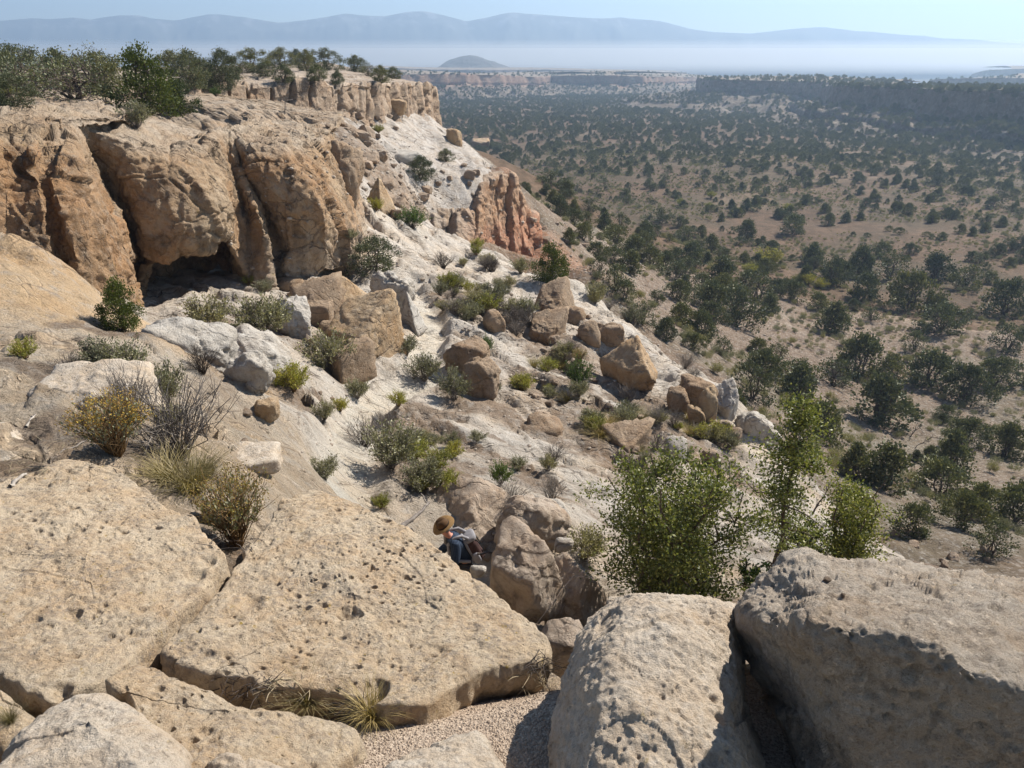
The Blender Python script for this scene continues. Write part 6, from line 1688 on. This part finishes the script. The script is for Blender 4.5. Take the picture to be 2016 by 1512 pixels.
# face: nose, eyes, ears; hair at the back of the head
hc = np.array([.315, 0, 1.625])
def blob(name, c, r, mat, parent, sub=2):
    V, F = ico(sub); return link(name, mesh_np(name, V * np.array(r) + np.array(c), F), mat, parent)
blob('nose', hc + (.088, 0, -.030), (.020, .013, .022), M_SKIN, man)
for s in (1, -1):
    blob('ear', hc + (-.005, s * .082, -.015), (.018, .008, .028), M_SKIN, man)
    blob('eye', hc + (.074, s * .030, -.004), (.010, .012, .009), M_BLACK, man)
blob('mouth', hc + (.076, 0, -.066), (.010, .024, .006), plain_mat('lips', (0.36, 0.14, 0.11), None, 30), man)
V, F = ico(3); m_ = V[:, 0] < 0.25
blob('hair', hc + (-.022, 0, .012), (.086, .088, .085), M_HAIR, man, 3)
# hat, tipped forward with the bent head
hat_m = Matrix.Translation(Vector((.315, 0, 1.685))) @ Matrix.Rotation(rad(30), 4, 'Y') @ Matrix.Rotation(rad(-8), 4, 'X')
def hat_part(name, prof, mat, parent, sx=1.0, sy=1.0, fn=None):
    V, F = lathe(prof, 48, sx, sy)
    if fn is not None: V = fn(V)
    me = mesh_np(name, V.reshape(-1, 3), F, True); me.transform(hat_m if parent is man else hat_m)
    return link(name, me, mat, parent)
def brim_fn(V):
    V = V.copy(); r = np.hypot(V[..., 0], V[..., 1]); a = np.arctan2(V[..., 1], V[..., 0])
    V[..., 2] += np.clip((r - .10) / .08, 0, 1) ** 1.5 * (0.030 * np.sin(a) ** 2 - 0.012 * np.cos(a) ** 2); return V
def crown_fn(V):
    V = V.copy(); top_ = np.clip((V[..., 2] - .06) / .06, 0, 1)
    V[..., 2] -= top_ * 0.030 * np.exp(-(V[..., 1] / .035) ** 2) * (0.6 + 2.0 * np.clip(V[..., 0], -.1, .1))
    V[..., 1] *= 1 - 0.22 * top_ * np.clip(V[..., 0] / .09, 0, 1); return V
hat = hat_part('hat', [(.098, .0), (.187, -.004), (.190, .001), (.187, .005), (.098, .010)], M_BRIM, man, 1.0, .92, brim_fn)
for nm, prof, mt, fn in (('hat_crown', [(.103, .004), (.103, .03), (.098, .07), (.088, .105), (.066, .122), (.03, .125), (.001, .124)], M_HATC, crown_fn), ('hat_band', [(.104, .008), (.1065, .010), (.106, .034), (.103, .036)], M_BAND, None)):
    V, F = lathe(prof, 48, 1.0, .90)
    if fn: V = fn(V)
    me = mesh_np(nm, V.reshape(-1, 3), F, True); me.transform(hat_m); link(nm, me, mt, hat)
# backpack on his back
pack = empty('backpack', man.location, rad(196))
tag(pack, 'small grey and maroon daypack with black webbing on the back of the hiker', 'backpack')
def rbox(name, c, r, mat, parent, rot=0.0, p=4.0, sub=3):
    V, F = ico(sub); n = (np.abs(V) ** p).sum(1) ** (-1 / p); V = V * n[:, None] * np.array(r)
    me = mesh_np(name, V, F); me.transform(Matrix.Translation(Vector(c)) @ Matrix.Rotation(rot, 4, 'Y')); return link(name, me, mat, parent)
ro = rad(24)
rbox('pack_bag', (-.155, 0, 1.20), (.095, .150, .235), M_PACKB, pack, ro)
rbox('back_panel', (-.060, 0, 1.235), (.030, .145, .225), M_PACKG, pack, ro)
rbox('lid', (-.085, 0, 1.415), (.100, .140, .045), M_PACKG, pack, ro)
rbox('front_pocket', (-.255, 0, 1.12), (.045, .105, .120), M_PACKB, pack, ro)
rbox('side_pocket', (-.165, .160, 1.10), (.060, .030, .095), M_PACKG, pack, ro)
rbox('side_pocket', (-.165, -.160, 1.10), (.060, .030, .095), M_PACKG, pack, ro)
for s in (1, -1):
    st = [(np.array([(-.05, s * .10, 1.44), (.06, s * .115, 1.515), (.17, s * .12, 1.50), (.275, s * .125, 1.40), (.27, s * .15, 1.26), (.15, s * .185, 1.12), (-.06, s * .16, 1.05)]), np.full(7, .026))]
    V, F = tubes(st, 8); link('shoulder_strap', mesh_np('shoulder_strap', V, F), M_PACKG, pack)
    V, F = tubes([(np.array([(-.10, s * .09, 1.45), (-.20, s * .09, 1.36), (-.29, s * .085, 1.20), (-.28, s * .085, 1.02)]), np.full(4, .010))], 6); link('webbing_strap', mesh_np('webbing_strap', V, F), M_BLACK, pack)

# ------------------------------------------------------------------ dead wood, sticks, litter
def dead_wood(name, cat, label, pts3, r0, r1, seed, forks=4, mat=None, fl=.35):
    rng = np.random.default_rng(seed); A = np.array(pts3, float); c = A[0].copy(); A = A - c
    n = 9; t = np.linspace(0, 1, n); L = np.linalg.norm(A[-1] - A[0])
    main = spline(A, n, 0, 0.7); main[1:-1] += rng.normal(size=(n - 2, 3)) * .018 * L
    paths = [(main, np.linspace(r0, r1, n))]
    for k in range(forks):
        i = int(rng.integers(2, n - 1)); d = main[i] - main[i - 1]; d /= np.linalg.norm(d) + 1e-9
        q = main[i] + (d * .6 + rng.normal(size=3) * .5) * L * fl * rng.uniform(.5, 1)
        paths.append(limb(rng, main[i], q, r0 * .5, r1 * .6, 5, .07))
        if rng.random() < .6: paths.append(limb(rng, (main[i] + q) / 2, q + rng.normal(size=3) * L * .12, r0 * .28, r1 * .5, 4, .07))
    V, F = tubes(paths, 6)
    o = link(name, mesh_np(name, V, F), mat or M_PALEWOOD); o.location = c
    return tag(o, label, cat)
dead_wood('dead_branch', 'branch', 'weathered forked branch leaning up beside the hiker', [P(783, 1048, 9.9), P(812, 1022, 10.3), P(846, 990, 10.8)], .048, .016, 1, 3, M_TWIG, .22)
dead_wood('dead_branch', 'branch', 'thin bare branch between the hiker and the big squared boulder', [P(940, 1090, 9.4), P(985, 1088, 9.5), P(1010, 1070, 9.6)], .018, .006, 2, 4, M_DARKTWIG)
def ground_stick(label, u0, v0, u1, v1, r, seed, mat=None, name='stick', cat='stick', forks=1, lift=0.6):
    a, b = hit(u0, v0)[0], hit(u1, v1)[0]; up = Vector((0, 0, r * lift))
    return dead_wood(name, cat, label, [tuple(a + up), tuple((a + b) / 2 + up * 2.0), tuple(b + up)], r, r * .55, seed, forks, mat)
ground_stick('white bleached stick lying beside the spiky grass tuft', 497, 1362, 550, 1368, .014, 3)
ground_stick('thin twig at the gravel corner below the grey flat rock', 1060, 1350, 1085, 1300, .004, 4, M_TWIG)
ground_stick('dark matted twig across the gravel corner', 1040, 1305, 1098, 1290, .006, 5, M_DARKTWIG, forks=6)
ground_stick('pale splintered stick on the ground at the edge of the flat tan slab', 20, 960, 52, 935, .016, 6)
ground_stick('short white stick near the flat rounded boulder', 52, 842, 70, 818, .014, 7)
ground_stick('long grey stick under the orange brown rabbitbrush', 100, 905, 175, 868, .012, 8, M_TWIG)
ground_stick('bare twig fallen across the top of the flat tan slab', 178, 938, 238, 918, .004, 9, M_DARKTWIG)
def snag(u, v, hpx, label, seed, lean=0.3, mat=None):
    h = hit(u, v)
    if h is None: return
    p = np.array(h[0]); s = hpx / FPX * h[1]
    dead_wood('dead_tree', 'dead tree', label, [p - (0, 0, .05 * s), p + (lean * .4 * s, 0, .5 * s), p + (lean * s, .1 * s, s)], .045 * s, .012 * s, seed, 7, mat or M_DARKTWIG, .5)
snag(1322, 578, 40, 'small dark dead snag on the bare talus, beyond the white domed edge', 21, .2)
snag(1600, 1010, 45, 'black broken stump with splayed limbs beside the valley junipers', 22, .5)
snag(1640, 1005, 40, 'grey fallen dead limb on the sandy bank in the valley', 23, 1.6, M_TWIG)
snag(1790, 860, 22, 'dark uprooted stump lying on the open sand', 24, .9)
snag(1800, 882, 20, 'second dark stump on the open sand, lower one', 25, 1.4)
snag(1290, 592, 22, 'flat black dead branch lying on the bare talus', 26, 2.2)
snag(560, 60 + 165, 26, 'bare dead shrub on the mesa rim', 27, .3, M_TWIG)
snag(792, 236, 20, 'small bare snag below the column band', 28, .1)
snag(1565, 905, 60, 'grey bare snag behind the slender oak tree', 29, .1, M_TWIG)
def litter(name, zones, n, L, r, mat, seed):
    rng = np.random.default_rng(seed); paths = []
    while len(paths) < n:
        u, v, q = zones[rng.integers(len(zones))]
        a = rng.random() * 6.28; d = q * math.sqrt(rng.random())
        h = hit(u + d * math.cos(a), v + d * .45 * math.sin(a))
        if h is None or h[1] > 16: continue
        p = np.array(h[0]) + (0, 0, r); k = rng.normal(size=3) * (1, 1, .22); k /= np.linalg.norm(k)
        l = L * rng.uniform(.3, 1.2); paths.append((np.stack([p, p + k * l * .5 + rng.normal(size=3) * l * .07 + (0, 0, .004), p + k * l]), np.array([r, r * .8, r * .5]) * rng.uniform(.6, 1.4)))
    V, F = tubes(paths, 3)
    return tag(link(name, mesh_np(name, V, F), mat), kind='stuff')
litter('twig_litter', [(240, 880, 110), (330, 910, 100), (130, 860, 90), (400, 960, 60), (460, 1070, 45), (300, 780, 90), (110, 745, 80), (1075, 1310, 35), (480, 1350, 60), (690, 1400, 40)], 900, .10, .0022, M_DARKTWIG, 31)
litter('straw_litter', [(240, 880, 110), (330, 910, 100), (150, 850, 90), (50, 920, 50), (420, 960, 60), (1060, 1340, 40), (560, 1360, 50)], 420, .10, .0022, plain_mat('straw', (0.42, 0.34, 0.22), None, 20), 32)
